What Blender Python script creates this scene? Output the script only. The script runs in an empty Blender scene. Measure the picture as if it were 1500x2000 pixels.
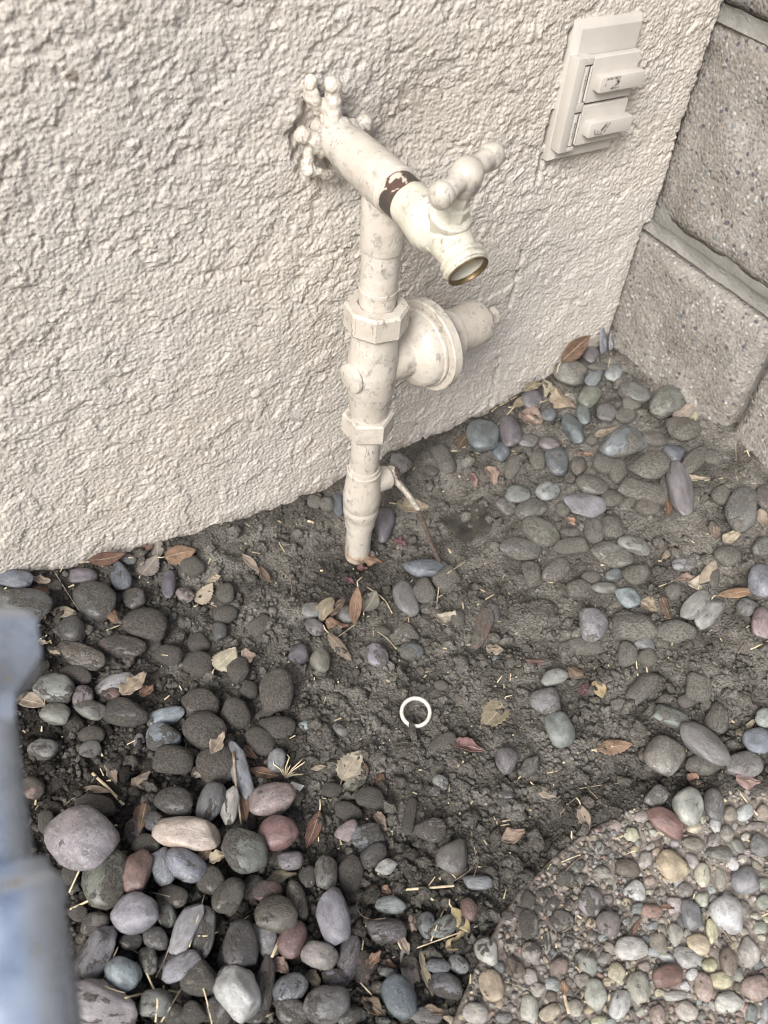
import bpy, bmesh, math, random
import numpy as np
from mathutils import Vector, Matrix, noise as mnoise

random.seed(7)
rng = np.random.default_rng(7)
scene = bpy.context.scene
col = scene.collection

# ------------------------------------------------------------------ camera
# world: stucco wall face is y = 0, +x runs along it towards the block wall, z = 0 is the mean ground level (metres)
F_PX, W_PX, H_PX = 1700.0, 1500.0, 2000.0
ROT = np.array([[0.8612, -0.3275, 0.3887], [-0.5030, -0.6596, 0.5585], [0.0735, -0.6765, -0.7328]])
_u, _s, _v = np.linalg.svd(ROT)
ROT = _u @ _v
CAM = np.array([0.0, -0.570, 0.640])
cam_data = bpy.data.cameras.new('camera')
cam = bpy.data.objects.new('camera', cam_data)
col.objects.link(cam)
m = Matrix.Identity(4)
for i in range(3):
    m[i][0], m[i][1], m[i][2], m[i][3] = ROT[i, 0], -ROT[i, 1], -ROT[i, 2], CAM[i]
cam.matrix_world = m
cam_data.sensor_fit = 'HORIZONTAL'
cam_data.sensor_width = 36.0
cam_data.lens = F_PX / W_PX * 36.0
cam_data.clip_start = 0.01
cam_data.clip_end = 100.0
cam_data.dof.use_dof = True
cam_data.dof.focus_distance = 0.71
cam_data.dof.aperture_fstop = 10.0
scene.camera = cam

# ------------------------------------------------------------------ sky and sun (open shade, soft light)
SUN_EL, SUN_AZ = math.radians(40), math.radians(233)     # azimuth measured clockwise from +y
world = bpy.data.worlds.new('World')
scene.world = world
world.use_nodes = True
wn, wl = world.node_tree.nodes, world.node_tree.links
bg = wn['Background']
sky = wn.new('ShaderNodeTexSky')
sky.sky_type = 'NISHITA'
sky.sun_disc = False
sky.sun_elevation = SUN_EL
sky.sun_rotation = SUN_AZ
sky.dust_density = 4.0
sky.air_density = 1.0
hs = wn.new('ShaderNodeHueSaturation')
hs.inputs['Saturation'].default_value = 1.0
wl.new(sky.outputs[0], hs.inputs['Color'])
wl.new(hs.outputs[0], bg.inputs['Color'])
bg.inputs['Strength'].default_value = 0.062
sun_d = bpy.data.lights.new('sun', 'SUN')
sun_d.energy = 1.5
sun_d.angle = math.radians(26)
sun_d.color = (0.98, 0.99, 1.0)
sun = bpy.data.objects.new('sun', sun_d)
col.objects.link(sun)
sd = Vector((math.sin(SUN_AZ) * math.cos(SUN_EL), math.cos(SUN_AZ) * math.cos(SUN_EL), math.sin(SUN_EL)))
sun.rotation_euler = (-sd).to_track_quat('-Z', 'Y').to_euler()
sun.location = (-1, -1, 2)
scene.view_settings.view_transform = 'Standard'
scene.view_settings.look = 'None'
scene.view_settings.exposure = 1.52
scene.view_settings.gamma = 1.0
scene.cycles.max_bounces = 5
scene.cycles.diffuse_bounces = 3
scene.cycles.use_adaptive_sampling = True
scene.cycles.adaptive_threshold = 0.02
scene.cycles.use_denoising = True
scene.cycles.denoising_input_passes = 'RGB_ALBEDO_NORMAL'
scene.cycles.denoising_prefilter = 'ACCURATE'
scene.cycles.filter_width = 1.1

# ------------------------------------------------------------------ helpers
def ray(px, py):
    return ROT @ np.array([px - 750.0, py - 1000.0, F_PX])

def at_y(px, py, y):
    d = ray(px, py)
    return CAM + d * ((y - CAM[1]) / d[1])

def at_z(px, py, z):
    d = ray(px, py)
    return CAM + d * ((z - CAM[2]) / d[2])

def tag(o, label=None, cat=None, group=None, kind=None):
    if label: o['label'] = label
    if cat: o['category'] = cat
    if group: o['group'] = group
    if kind: o['kind'] = kind
    return o

def mesh_obj(name, verts, faces, mat, parent=None, smooth=True):
    me = bpy.data.meshes.new(name)
    me.from_pydata([tuple(map(float, v)) for v in verts], [], faces)
    me.update()
    if smooth:
        me.shade_smooth()
    o = bpy.data.objects.new(name, me)
    col.objects.link(o)
    if mat: me.materials.append(mat)
    if parent: o.parent = parent
    return o

def bm_obj(name, bm, mat, parent=None, smooth=True, angle=None):
    me = bpy.data.meshes.new(name)
    bmesh.ops.recalc_face_normals(bm, faces=bm.faces)
    bm.to_mesh(me)
    bm.free()
    if smooth:
        me.shade_smooth()
        if angle: me.set_sharp_from_angle(angle=math.radians(angle))
    o = bpy.data.objects.new(name, me)
    col.objects.link(o)
    if mat: me.materials.append(mat)
    if parent: o.parent = parent
    return o

def empty(name, loc):
    o = bpy.data.objects.new(name, None)
    col.objects.link(o)
    o.location = loc
    o.empty_display_size = 0.02
    return o

def adopt(parent, *kids):
    # parent without moving (the parents here are unrotated empties)
    for k in kids:
        k.parent = parent
        k.matrix_parent_inverse = Matrix.Translation(parent.location).inverted()

def frame_of(d):
    d = Vector(d).normalized()
    a = Vector((0, 0, 1)) if abs(d.z) < 0.9 else Vector((1, 0, 0))
    u = a.cross(d).normalized()
    return u, d.cross(u), d

def lathe(bm, prof, org, d, seg=40, phase=0.0, ell=1.0):
    """profile [(t, r)] revolved round an axis"""
    u, v, w = frame_of(d)
    org = Vector(org)
    rings = []
    for t, r in prof:
        if r < 1e-6:
            rings.append([bm.verts.new(org + w * t)])
        else:
            rings.append([bm.verts.new(org + w * t + u * (r * math.cos(phase + 2 * math.pi * k / seg)) + v * (ell * r * math.sin(phase + 2 * math.pi * k / seg))) for k in range(seg)])
    for a, b in zip(rings, rings[1:]):
        for k in range(seg):
            k2 = (k + 1) % seg
            if len(a) == 1 and len(b) == 1: continue
            if len(a) == 1: bm.faces.new((a[0], b[k2], b[k]))
            elif len(b) == 1: bm.faces.new((a[k], a[k2], b[0]))
            else: bm.faces.new((a[k], a[k2], b[k2], b[k]))

def tube(bm, pts, rad, seg=10, cap=True, flat=1.0):
    """tube through points with radius (number or list)"""
    pts = [Vector(p) for p in pts]
    n = len(pts)
    if not hasattr(rad, '__len__'): rad = [rad] * n
    prev = None
    rings = []
    for i, p in enumerate(pts):
        t = (pts[min(i + 1, n - 1)] - pts[max(i - 1, 0)]).normalized()
        if prev is None:
            u = frame_of(t)[0]
        else:
            u = (prev - t * prev.dot(t)).normalized()
        prev = u
        v = t.cross(u)
        rings.append([bm.verts.new(p + (u * math.cos(2 * math.pi * k / seg) + v * flat * math.sin(2 * math.pi * k / seg)) * rad[i]) for k in range(seg)])
    for a, b in zip(rings, rings[1:]):
        for k in range(seg):
            k2 = (k + 1) % seg
            bm.faces.new((a[k], a[k2], b[k2], b[k]))
    if cap:
        bm.faces.new(rings[0][::-1])
        bm.faces.new(rings[-1])

def ball(bm, c, r, sub=3, sc=(1, 1, 1)):
    res = bmesh.ops.create_icosphere(bm, subdivisions=sub, radius=r)
    for v in res['verts']:
        v.co = Vector((v.co.x * sc[0], v.co.y * sc[1], v.co.z * sc[2])) + Vector(c)

def rbox(bm, lo, hi, bev=0.0008, seg=2, roty=0.0):
    res = bmesh.ops.create_cube(bm, size=1.0)
    vs = res['verts']
    for v in vs:
        v.co = Vector([lo[i] + (v.co[i] + 0.5) * (hi[i] - lo[i]) for i in range(3)])
    if bev > 0:
        es = list({e for v in vs for e in v.link_edges})
        bmesh.ops.bevel(bm, geom=es, offset=bev, segments=seg, profile=0.6, affect='EDGES')

# vectorised gradient noise
_perm = rng.permutation(512)
_gx, _gy = np.cos(np.arange(512) * 2.399963), np.sin(np.arange(512) * 2.399963)
def pnoise(x, y, seed=0):
    x = np.asarray(x, float); y = np.asarray(y, float)
    xi, yi = np.floor(x).astype(int), np.floor(y).astype(int)
    xf, yf = x - xi, y - yi
    def g(ix, iy, dx, dy):
        h = _perm[(_perm[(ix + seed * 37) & 511] + iy + seed * 11) & 511]
        return _gx[h] * dx + _gy[h] * dy
    u = xf ** 3 * (xf * (xf * 6 - 15) + 10); v = yf ** 3 * (yf * (yf * 6 - 15) + 10)
    a = g(xi, yi, xf, yf) * (1 - u) + g(xi + 1, yi, xf - 1, yf) * u
    b = g(xi, yi + 1, xf, yf - 1) * (1 - u) + g(xi + 1, yi + 1, xf - 1, yf - 1) * u
    return (a * (1 - v) + b * v) * 1.5

def worley(x, y, sc, seed=0):
    """distance to the nearest of jittered points, in cells"""
    x = np.asarray(x, float) / sc; y = np.asarray(y, float) / sc
    xi, yi = np.floor(x).astype(int), np.floor(y).astype(int)
    best = np.full(x.shape, 9.0)
    for dx in (-1, 0, 1):
        for dy in (-1, 0, 1):
            cx, cy = xi + dx, yi + dy
            h = _perm[(_perm[(cx + seed * 37) & 511] + cy + seed * 11) & 511]
            h2 = _perm[(h + 131) & 511]
            best = np.minimum(best, np.hypot(cx + h / 512 - x, cy + h2 / 512 - y))
    return best

def fbm(x, y, sc, octv=3, seed=0, gain=0.5):
    r = 0; a = 1.0
    for i in range(octv):
        r = r + a * pnoise(x / sc, y / sc, seed + i); sc *= 0.5; a *= gain
    return r

def sstep(e0, e1, x):
    t = np.clip((x - e0) / (e1 - e0), 0, 1)
    return t * t * (3 - 2 * t)

def spaced(lo, a, b, hi, fine, grow=1.25):
    """coordinates: fine between a and b, growing spacing outside"""
    mid = list(np.arange(a, b + fine * 0.5, fine))
    s, p, left = fine, a, []
    while p > lo:
        s *= grow; p -= s; left.append(max(p, lo))
    s, p, right = fine, mid[-1], []
    while p < hi:
        s *= grow; p += s; right.append(min(p, hi))
    return np.array(left[::-1] + mid + right)

def grid_obj(name, P, mat, attr=None, parent=None):
    """P: (ny, nx, 3) array"""
    ny, nx = P.shape[:2]
    me = bpy.data.meshes.new(name)
    idx = np.arange(ny * nx).reshape(ny, nx)
    f = np.stack([idx[:-1, :-1], idx[:-1, 1:], idx[1:, 1:], idx[1:, :-1]], -1).reshape(-1, 4)
    me.vertices.add(ny * nx)
    me.vertices.foreach_set('co', P.reshape(-1).astype(np.float32))
    me.loops.add(f.size)
    me.loops.foreach_set('vertex_index', f.reshape(-1).astype(np.int32))
    me.polygons.add(len(f))
    me.polygons.foreach_set('loop_start', np.arange(0, f.size, 4, dtype=np.int32))
    me.update(calc_edges=True)
    me.validate()
    me.shade_smooth()
    if attr is not None:
        for k, a in attr.items():
            at = me.attributes.new(k, 'FLOAT', 'POINT')
            at.data.foreach_set('value', a.reshape(-1).astype(np.float32))
    me.materials.append(mat)
    o = bpy.data.objects.new(name, me)
    col.objects.link(o)
    if parent: o.parent = parent
    return o

# ------------------------------------------------------------------ materials
class NT:
    """small node-tree writer"""
    def __init__(self, name, rough=0.8, spec=0.3):
        self.mat = bpy.data.materials.new(name)
        self.mat.use_nodes = True
        self.n, self.l = self.mat.node_tree.nodes, self.mat.node_tree.links
        self.b = self.n['Principled BSDF']
        self.b.inputs['Roughness'].default_value = rough
        self.b.inputs['Specular IOR Level'].default_value = spec
        self.tc = self.n.new('ShaderNodeTexCoord')
    def set(self, inp, val):
        if hasattr(val, 'is_output'): self.l.new(val, inp)
        else: inp.default_value = val
    def co(self, kind='Object', scale=(1, 1, 1), loc=(0, 0, 0), per_object=False):
        mp = self.n.new('ShaderNodeMapping')
        self.l.new(self.tc.outputs[kind], mp.inputs['Vector'])
        mp.inputs['Scale'].default_value = scale
        mp.inputs['Location'].default_value = loc
        if per_object:
            oi = self.n.new('ShaderNodeObjectInfo')
            vm = self.n.new('ShaderNodeVectorMath'); vm.operation = 'SCALE'
            vm.inputs[0].default_value = (37.1, 19.7, 53.3)
            self.l.new(oi.outputs['Random'], vm.inputs['Scale'])
            self.l.new(vm.outputs[0], mp.inputs['Location'])
        return mp.outputs[0]
    def noise(self, vec, scale, detail=4, rough=0.55, dist=0.0):
        t = self.n.new('ShaderNodeTexNoise')
        self.l.new(vec, t.inputs['Vector'])
        t.inputs['Scale'].default_value = scale
        t.inputs['Detail'].default_value = detail
        t.inputs['Roughness'].default_value = rough
        t.inputs['Distortion'].default_value = dist
        return t.outputs['Fac']
    def voro(self, vec, scale, feature='F1', out='Distance', rnd=1.0):
        t = self.n.new('ShaderNodeTexVoronoi')
        t.feature = feature
        self.l.new(vec, t.inputs['Vector'])
        t.inputs['Scale'].default_value = scale
        t.inputs['Randomness'].default_value = rnd
        return t.outputs[out]
    def ramp(self, fac, stops, interp='LINEAR'):
        r = self.n.new('ShaderNodeValToRGB')
        r.color_ramp.interpolation = interp
        e = r.color_ramp.elements
        while len(e) < len(stops): e.new(0.5)
        for el, (p, c) in zip(e, stops):
            el.position = p
            el.color = (c, c, c, 1) if not hasattr(c, '__len__') else (*c, 1)
        self.l.new(fac, r.inputs['Fac'])
        return r.outputs['Color']
    def mix(self, fac, a, b, mode='MIX'):
        x = self.n.new('ShaderNodeMix'); x.data_type = 'RGBA'; x.blend_type = mode
        self.set(x.inputs['Factor'], fac)
        for s, v in (('A', a), ('B', b)):
            inp = [i for i in x.inputs if i.name == s and i.type == 'RGBA'][0]
            self.set(inp, v if hasattr(v, 'is_output') else (*v, 1))
        return [o for o in x.outputs if o.type == 'RGBA'][0]
    def math(self, op, a, b=0.0, clamp=False):
        x = self.n.new('ShaderNodeMath'); x.operation = op; x.use_clamp = clamp
        self.set(x.inputs[0], a); self.set(x.inputs[1], b)
        return x.outputs[0]
    def maprange(self, v, a, b, c=0.0, d=1.0):
        x = self.n.new('ShaderNodeMapRange'); x.interpolation_type = 'SMOOTHSTEP'
        self.set(x.inputs['Value'], v)
        for k, q in (('From Min', a), ('From Max', b), ('To Min', c), ('To Max', d)): self.set(x.inputs[k], q)
        return x.outputs['Result']
    def attr(self, name):
        x = self.n.new('ShaderNodeAttribute'); x.attribute_name = name
        return x.outputs['Fac']
    def bump(self, h, dist=0.001, strength=1.0, prev=None):
        b = self.n.new('ShaderNodeBump')
        b.inputs['Strength'].default_value = strength
        b.inputs['Distance'].default_value = dist
        self.l.new(h, b.inputs['Height'])
        if prev is not None: self.l.new(prev, b.inputs['Normal'])
        return b.outputs[0]
    def done(self, color, normal=None, rough=None):
        self.set(self.b.inputs['Base Color'], color if hasattr(color, 'is_output') else (*color, 1))
        if normal is not None: self.l.new(normal, self.b.inputs['Normal'])
        if rough is not None: self.set(self.b.inputs['Roughness'], rough)
        return self.mat

SOIL = (0.135, 0.112, 0.086)

def mat_soil():
    t = NT('soil', 0.95, 0.1)
    v = t.co('Object')
    damp = t.attr('damp')
    n1 = t.noise(v, 28, 5, 0.6)
    n2 = t.noise(v, 420, 3, 0.6)
    dry = t.ramp(n1, [(0.3, (0.118, 0.109, 0.094)), (0.48, (0.218, 0.204, 0.178)), (0.70, (0.335, 0.316, 0.28))])
    wet = t.ramp(n1, [(0.3, (0.022, 0.020, 0.0175)), (0.7, (0.062, 0.056, 0.048))])
    c = t.mix(damp, dry, wet)
    c = t.mix(t.maprange(n2, 0.35, 0.7), t.mix(0.45, c, (0.022, 0.019, 0.016)), c)
    sp = t.maprange(t.voro(v, 330), 0.16, 0.08)
    pick = t.maprange(t.noise(v, 900, 1), 0.58, 0.66)
    c = t.mix(t.math('MULTIPLY', sp, pick), c, (0.38, 0.35, 0.30))
    h = t.math('ADD', t.noise(v, 700, 4, 0.7), t.math('MULTIPLY', t.voro(v, 420), 0.7))
    return t.done(c, t.bump(h, 0.0024, 1.0))

def mat_stucco():
    t = NT('stucco_paint', 0.85, 0.15)
    v = t.co('Object')
    big = t.noise(v, 3.2, 4, 0.6)
    c = t.ramp(big, [(0.3, (0.53, 0.482, 0.415)), (0.50, (0.515, 0.480, 0.430)), (0.72, (0.495, 0.474, 0.444))])
    # grime in the hollows of the dash coat; the bracket recess is darkened too
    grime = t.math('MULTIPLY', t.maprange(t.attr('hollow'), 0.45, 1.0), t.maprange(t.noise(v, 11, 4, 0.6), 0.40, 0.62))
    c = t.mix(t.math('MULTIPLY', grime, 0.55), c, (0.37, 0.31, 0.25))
    stain = t.maprange(t.noise(v, 7.5, 5, 0.65, 0.6), 0.55, 0.74)
    c = t.mix(t.math('MULTIPLY', stain, 0.30), c, (0.50, 0.46, 0.435))
    c = t.mix(t.math('MULTIPLY', t.attr('stain'), t.maprange(t.noise(v, 45, 5, 0.7), 0.3, 0.62, 0.1, 0.62)), c, (0.33, 0.285, 0.245))  # painted soft shadow beside the tap, together with the corner grime
    sp = t.math('MULTIPLY', t.maprange(t.voro(v, 120), 0.10, 0.05), t.maprange(t.noise(v, 190, 1), 0.60, 0.66))
    c = t.mix(t.math('MULTIPLY', sp, 0.7), c, (0.13, 0.115, 0.10))
    base = t.math('MULTIPLY', t.attr('foot'), t.maprange(t.noise(v, 60, 4, 0.7), 0.42, 0.60))
    c = t.mix(t.math('MULTIPLY', base, 0.8), c, (0.20, 0.165, 0.125))
    vs_ = t.co('Object', (1.0, 1.0, 1.05))
    h = t.math('MULTIPLY', t.voro(vs_, 330, 'SMOOTH_F1'), -1.6)
    h = t.math('ADD', h, t.math('MULTIPLY', t.noise(v, 900, 3, 0.65), 0.7))
    return t.done(c, t.bump(h, 0.0013, 0.85))

def mat_block():
    t = NT('concrete_block', 0.93, 0.15)
    v = t.co('Object', per_object=True)
    big = t.noise(v, 12, 4, 0.6)
    c = t.ramp(big, [(0.3, (0.205, 0.186, 0.163)), (0.5, (0.255, 0.235, 0.210)), (0.75, (0.305, 0.288, 0.264))])
    grain = t.voro(v, 420, out='Color')
    gr = t.n.new('ShaderNodeSeparateColor'); t.l.new(grain, gr.inputs[0])
    c = t.mix(t.math('MULTIPLY', t.maprange(gr.outputs[0], 0.72, 0.80), 0.5), c, (0.38, 0.375, 0.36))
    c = t.mix(t.math('MULTIPLY', t.maprange(gr.outputs[1], 0.80, 0.90), 0.6), c, (0.125, 0.112, 0.10))
    def specks(scale, th, colr, c, amt=0.85):
        vo = t.n.new('ShaderNodeTexVoronoi'); t.l.new(v, vo.inputs['Vector']); vo.inputs['Scale'].default_value = scale
        s = t.n.new('ShaderNodeSeparateColor'); t.l.new(vo.outputs['Color'], s.inputs[0])
        f = t.math('MULTIPLY', t.maprange(s.outputs[0], th, th + 0.01), t.maprange(vo.outputs['Distance'], 0.42, 0.30))
        return t.mix(t.math('MULTIPLY', f, amt), c, colr), f
    c, f1 = specks(170, 0.88, (0.075, 0.075, 0.095), c, 0.8)
    c, f2 = specks(210, 0.90, (0.50, 0.495, 0.48), c, 0.7)
    c, f3 = specks(120, 0.94, (0.17, 0.19, 0.205), c, 0.6)
    spl = t.maprange(t.noise(v, 34, 3, 0.7), 0.66, 0.70)
    c = t.mix(t.math('MULTIPLY', spl, 0.75), c, (0.085, 0.072, 0.058))
    h = t.math('ADD', t.noise(v, 330, 4, 0.65), t.math('MULTIPLY', t.voro(v, 300), -0.8))
    h = t.math('ADD', h, t.math('MULTIPLY', t.noise(v, 90, 2), 1.0))
    return t.done(c, t.bump(h, 0.0014, 0.8))

def mat_mortar():
    t = NT('mortar', 0.9, 0.2)
    v = t.co('Object')
    c = t.ramp(t.noise(v, 40, 4, 0.6), [(0.3, (0.225, 0.218, 0.198)), (0.7, (0.31, 0.303, 0.28))])
    return t.done(c, t.bump(t.noise(v, 380, 5, 0.7), 0.0026, 0.9))

def mat_paint(name, base, warm, chip_amt=0.59, rough=0.42):
    t = NT(name, rough, 0.4)
    v = t.co('Object')
    n = t.noise(v, 38, 4, 0.6)
    c = t.mix(t.maprange(n, 0.35, 0.7), base, warm)
    smudge = t.math('MULTIPLY', t.maprange(t.noise(v, 95, 6, 0.78, 0.15), 0.50, 0.66), t.maprange(t.noise(v, 23, 3), 0.42, 0.56))
    c = t.mix(t.math('MULTIPLY', smudge, 0.8), c, (0.20, 0.185, 0.17))
    scr = t.math('MULTIPLY', t.maprange(t.noise(t.co('Object', (1, 1, 0.28)), 240, 3, 0.6, 1.5), chip_amt, chip_amt + 0.05), t.maprange(t.noise(v, 26, 2), 0.48, 0.60))
    c = t.mix(t.math('MULTIPLY', scr, 0.65), c, (0.13, 0.115, 0.10))
    h = t.math('ADD', t.math('MULTIPLY', t.noise(v, 120, 3, 0.5), 1.0), t.math('MULTIPLY', t.noise(v, 600, 2), 0.25))
    return t.done(c, t.bump(h, 0.0016, 0.5))

def mat_simple(name, c1, c2, scale=60, rough=0.6, bump=0.0004, spec=0.3, metal=0.0, bscale=300):
    t = NT(name, rough, spec)
    t.b.inputs['Metallic'].default_value = metal
    v = t.co('Object', per_object=True)
    c = t.mix(t.maprange(t.noise(v, scale, 4, 0.6), 0.32, 0.7), c1, c2)
    return t.done(c, t.bump(t.noise(v, bscale, 3), bump, 0.6) if bump else None)

def mat_chipped():
    t = NT('chipped_nipple', 0.5, 0.4)
    v = t.co('Object')
    n = t.noise(v, 62, 3, 0.55, 0.4)
    c = t.ramp(n, [(0.0, (0.042, 0.036, 0.032)), (0.50, (0.055, 0.048, 0.042)), (0.515, (0.085, 0.048, 0.038)), (0.575, (0.105, 0.058, 0.045)), (0.59, (0.50, 0.46, 0.39))])
    return t.done(c, t.bump(n, 0.0006, 0.6))

def mat_pebble(name='pebble_stone', bump=0.0011):
    t = NT(name, 0.72, 0.5)
    oi = t.n.new('ShaderNodeObjectInfo')
    # world-sized texture: undo the object's scale by using generated object coords times a typical size
    v = t.co('Object', (0.014, 0.014, 0.012), per_object=True)
    base = oi.outputs['Color']
    n = t.noise(v, 95, 5, 0.62, 0.4)
    c = t.mix(1.0, base, t.ramp(n, [(0.28, 0.48), (0.5, 0.95), (0.72, 1.5)]), 'MULTIPLY')
    tint = t.mix(t.maprange(t.noise(v, 60, 3, 0.6, 0.5), 0.50, 0.68), (1, 1, 1), (1.05, 1.0, 0.93))
    c = t.mix(t.maprange(oi.outputs['Random'], 0.25, 0.9), c, t.mix(1.0, c, tint, 'MULTIPLY'))
    sp = t.maprange(t.noise(v, 900, 2, 0.6), 0.60, 0.72)
    c = t.mix(t.math('MULTIPLY', sp, 0.4), c, (0.50, 0.48, 0.45))
    dk = t.maprange(t.noise(v, 700, 2, 0.6), 0.40, 0.30)
    c = t.mix(t.math('MULTIPLY', dk, 0.6), c, (0.04, 0.036, 0.032))
    # veins
    vein = t.maprange(t.math('ABSOLUTE', t.math('SUBTRACT', t.noise(v, 130, 3, 0.6, 1.2), 0.5)), 0.018, 0.004)
    c = t.mix(t.math('MULTIPLY', t.math('MULTIPLY', vein, 0.35), t.maprange(oi.outputs['Random'], 0.55, 0.7)), c, (0.58, 0.55, 0.5))
    # soil stuck to the stone: amount per stone is carried by the object's colour alpha
    dust = oi.outputs['Alpha']
    dn = t.noise(v, 70, 6, 0.66, 0.3)
    sep = t.n.new('ShaderNodeSeparateXYZ'); t.l.new(t.tc.outputs['Object'], sep.inputs[0])
    low = t.math('MULTIPLY', t.maprange(sep.outputs[2], 0.30, -0.75), 0.16)      # soil splashed round the buried part
    lim = t.math('SUBTRACT', t.math('SUBTRACT', 0.735, t.math('MULTIPLY', dust, 0.50)), low)
    df = t.maprange(dn, lim, t.math('ADD', lim, 0.05))
    dc = t.mix(t.maprange(t.noise(v, 600, 4, 0.7), 0.35, 0.65), (0.036, 0.032, 0.028), (0.105, 0.095, 0.081))
    lsep = t.n.new('ShaderNodeSeparateXYZ'); t.l.new(oi.outputs['Location'], lsep.inputs[0])
    dry = t.maprange(t.math('ADD', lsep.outputs[0], t.math('MULTIPLY', lsep.outputs[1], 0.25)), 0.06, 0.26)   # drier, paler soil on that side
    dc = t.mix(dry, dc, t.mix(t.maprange(t.noise(v, 600, 4, 0.7), 0.35, 0.65), (0.070, 0.066, 0.056), (0.20, 0.188, 0.162)))
    film = t.math('ADD', t.math('MULTIPLY', dust, 0.5), 0.06)
    c = t.mix(film, c, t.mix(dry, (0.070, 0.063, 0.054), (0.14, 0.132, 0.114)))
    c = t.mix(t.math('MULTIPLY', df, 0.92), c, dc)
    h = t.math('ADD', t.math('MULTIPLY', t.noise(v, 1100, 3, 0.6), 0.25), t.math('MULTIPLY', t.noise(v, 260, 3, 0.5), 0.6))
    h = t.math('ADD', h, t.math('MULTIPLY', t.math('MULTIPLY', df, t.math('ADD', t.noise(v, 800, 4, 0.75), 0.15)), 1.5))
    nb = t.bump(h, bump * 1.3, 0.75)
    rough = t.math('ADD', t.math('ADD', 0.40, t.math('MULTIPLY', n, 0.12)), t.math('MULTIPLY', df, 0.45))
    return t.done(c, nb, rough)

def mat_leaf():
    t = NT('dry_leaf', 0.62, 0.35)
    oi = t.n.new('ShaderNodeObjectInfo')
    uv = t.tc.outputs['UV']
    sep = t.n.new('ShaderNodeSeparateXYZ'); t.l.new(uv, sep.inputs[0])
    v = t.co('Object', per_object=True)
    n = t.noise(v, 150, 5, 0.65)
    c = t.mix(1.0, oi.outputs['Color'], t.ramp(n, [(0.3, 0.55), (0.5, 0.95), (0.72, 1.28)]), 'MULTIPLY')
    mid = t.maprange(t.math('ABSOLUTE', t.math('SUBTRACT', sep.outputs[1], 0.5)), 0.045, 0.01)
    sid = t.math('FRACT', t.math('ADD', t.math('MULTIPLY', sep.outputs[0], 7.0), t.math('MULTIPLY', t.math('ABSOLUTE', t.math('SUBTRACT', sep.outputs[1], 0.5)), -5.0)))
    side = t.maprange(t.math('ABSOLUTE', t.math('SUBTRACT', sid, 0.5)), 0.09, 0.02)
    vv = t.math('MAXIMUM', mid, t.math('MULTIPLY', side, 0.45))
    c = t.mix(t.math('MULTIPLY', vv, 0.45), c, (0.55, 0.47, 0.34))
    spots = t.maprange(t.noise(v, 420, 3, 0.6), 0.66, 0.72)
    c = t.mix(t.math('MULTIPLY', spots, 0.7), c, (0.06, 0.045, 0.035))
    dirt = t.maprange(t.noise(v, 130, 5, 0.7), 0.64, 0.74)
    c = t.mix(t.math('MULTIPLY', dirt, 0.6), c, SOIL)
    h = t.math('ADD', vv, t.math('MULTIPLY', n, 0.8))
    return t.done(c, t.bump(h, 0.0005, 0.6))

def mat_galv():
    t = NT('galvanised_steel', 0.42, 0.5)
    t.b.inputs['Metallic'].default_value = 0.7
    v = t.co('Object')
    n = t.noise(v, 45, 4, 0.6)
    c = t.ramp(n, [(0.3, (0.36, 0.41, 0.49)), (0.5, (0.50, 0.56, 0.65)), (0.75, (0.68, 0.74, 0.82))])
    c = t.mix(t.maprange(t.noise(v, 120, 3), 0.68, 0.72), c, (0.5, 0.45, 0.36))
    return t.done(c, t.bump(t.noise(v, 130, 3), 0.001, 0.4), t.maprange(n, 0.3, 0.7, 0.20, 0.40))

M = dict(
    soil=mat_soil(), stucco=mat_stucco(), block=mat_block(), mortar=mat_mortar(),
    paint=mat_paint('pipe_paint', (0.48, 0.436, 0.372), (0.545, 0.508, 0.45)),
    spigot=mat_paint('spigot_paint', (0.53, 0.505, 0.41), (0.60, 0.58, 0.50), 0.59),
    handle=mat_paint('handle_paint', (0.44, 0.405, 0.345), (0.52, 0.488, 0.425), 0.59),
    cover=mat_simple('outlet_cover_paint', (0.455, 0.43, 0.388), (0.50, 0.476, 0.435), 30, 0.5, 0.0002),
    mark=mat_simple('worn_black_print', (0.10, 0.095, 0.09), (0.50, 0.46, 0.41), 420, 0.8, 0),
    brass=mat_simple('brass', (0.11, 0.072, 0.036), (0.20, 0.145, 0.075), 150, 0.42, 0.0002, metal=0.6),
    chipped=mat_chipped(),
    rust=mat_simple('rusted_steel', (0.055, 0.042, 0.036), (0.11, 0.08, 0.065), 200, 0.8, 0.0006),
    pebble=mat_pebble(), leaf=mat_leaf(), galv=mat_galv(),
    straw=mat_simple('dry_straw', (0.50, 0.41, 0.26), (0.66, 0.57, 0.40), 200, 0.7, 0.0003),
    twig=mat_simple('thin_root', (0.22, 0.175, 0.12), (0.36, 0.30, 0.22), 200, 0.8, 0.0003),
    plastic=mat_simple('white_plastic', (0.66, 0.65, 0.60), (0.52, 0.50, 0.44), 260, 0.45, 0.0003),
    matrix=mat_simple('aggregate_matrix', (0.135, 0.118, 0.102), (0.34, 0.30, 0.262), 130, 0.95, 0.0024, 0.1, bscale=420),
    fabric=mat_simple('landscape_fabric', (0.028, 0.026, 0.024), (0.085, 0.074, 0.06), 60, 0.9, 0.0006, bscale=900),
    feather=mat_simple('feather_vane', (0.17, 0.18, 0.20), (0.26, 0.27, 0.29), 160, 0.7, 0.0002),
)

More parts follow.
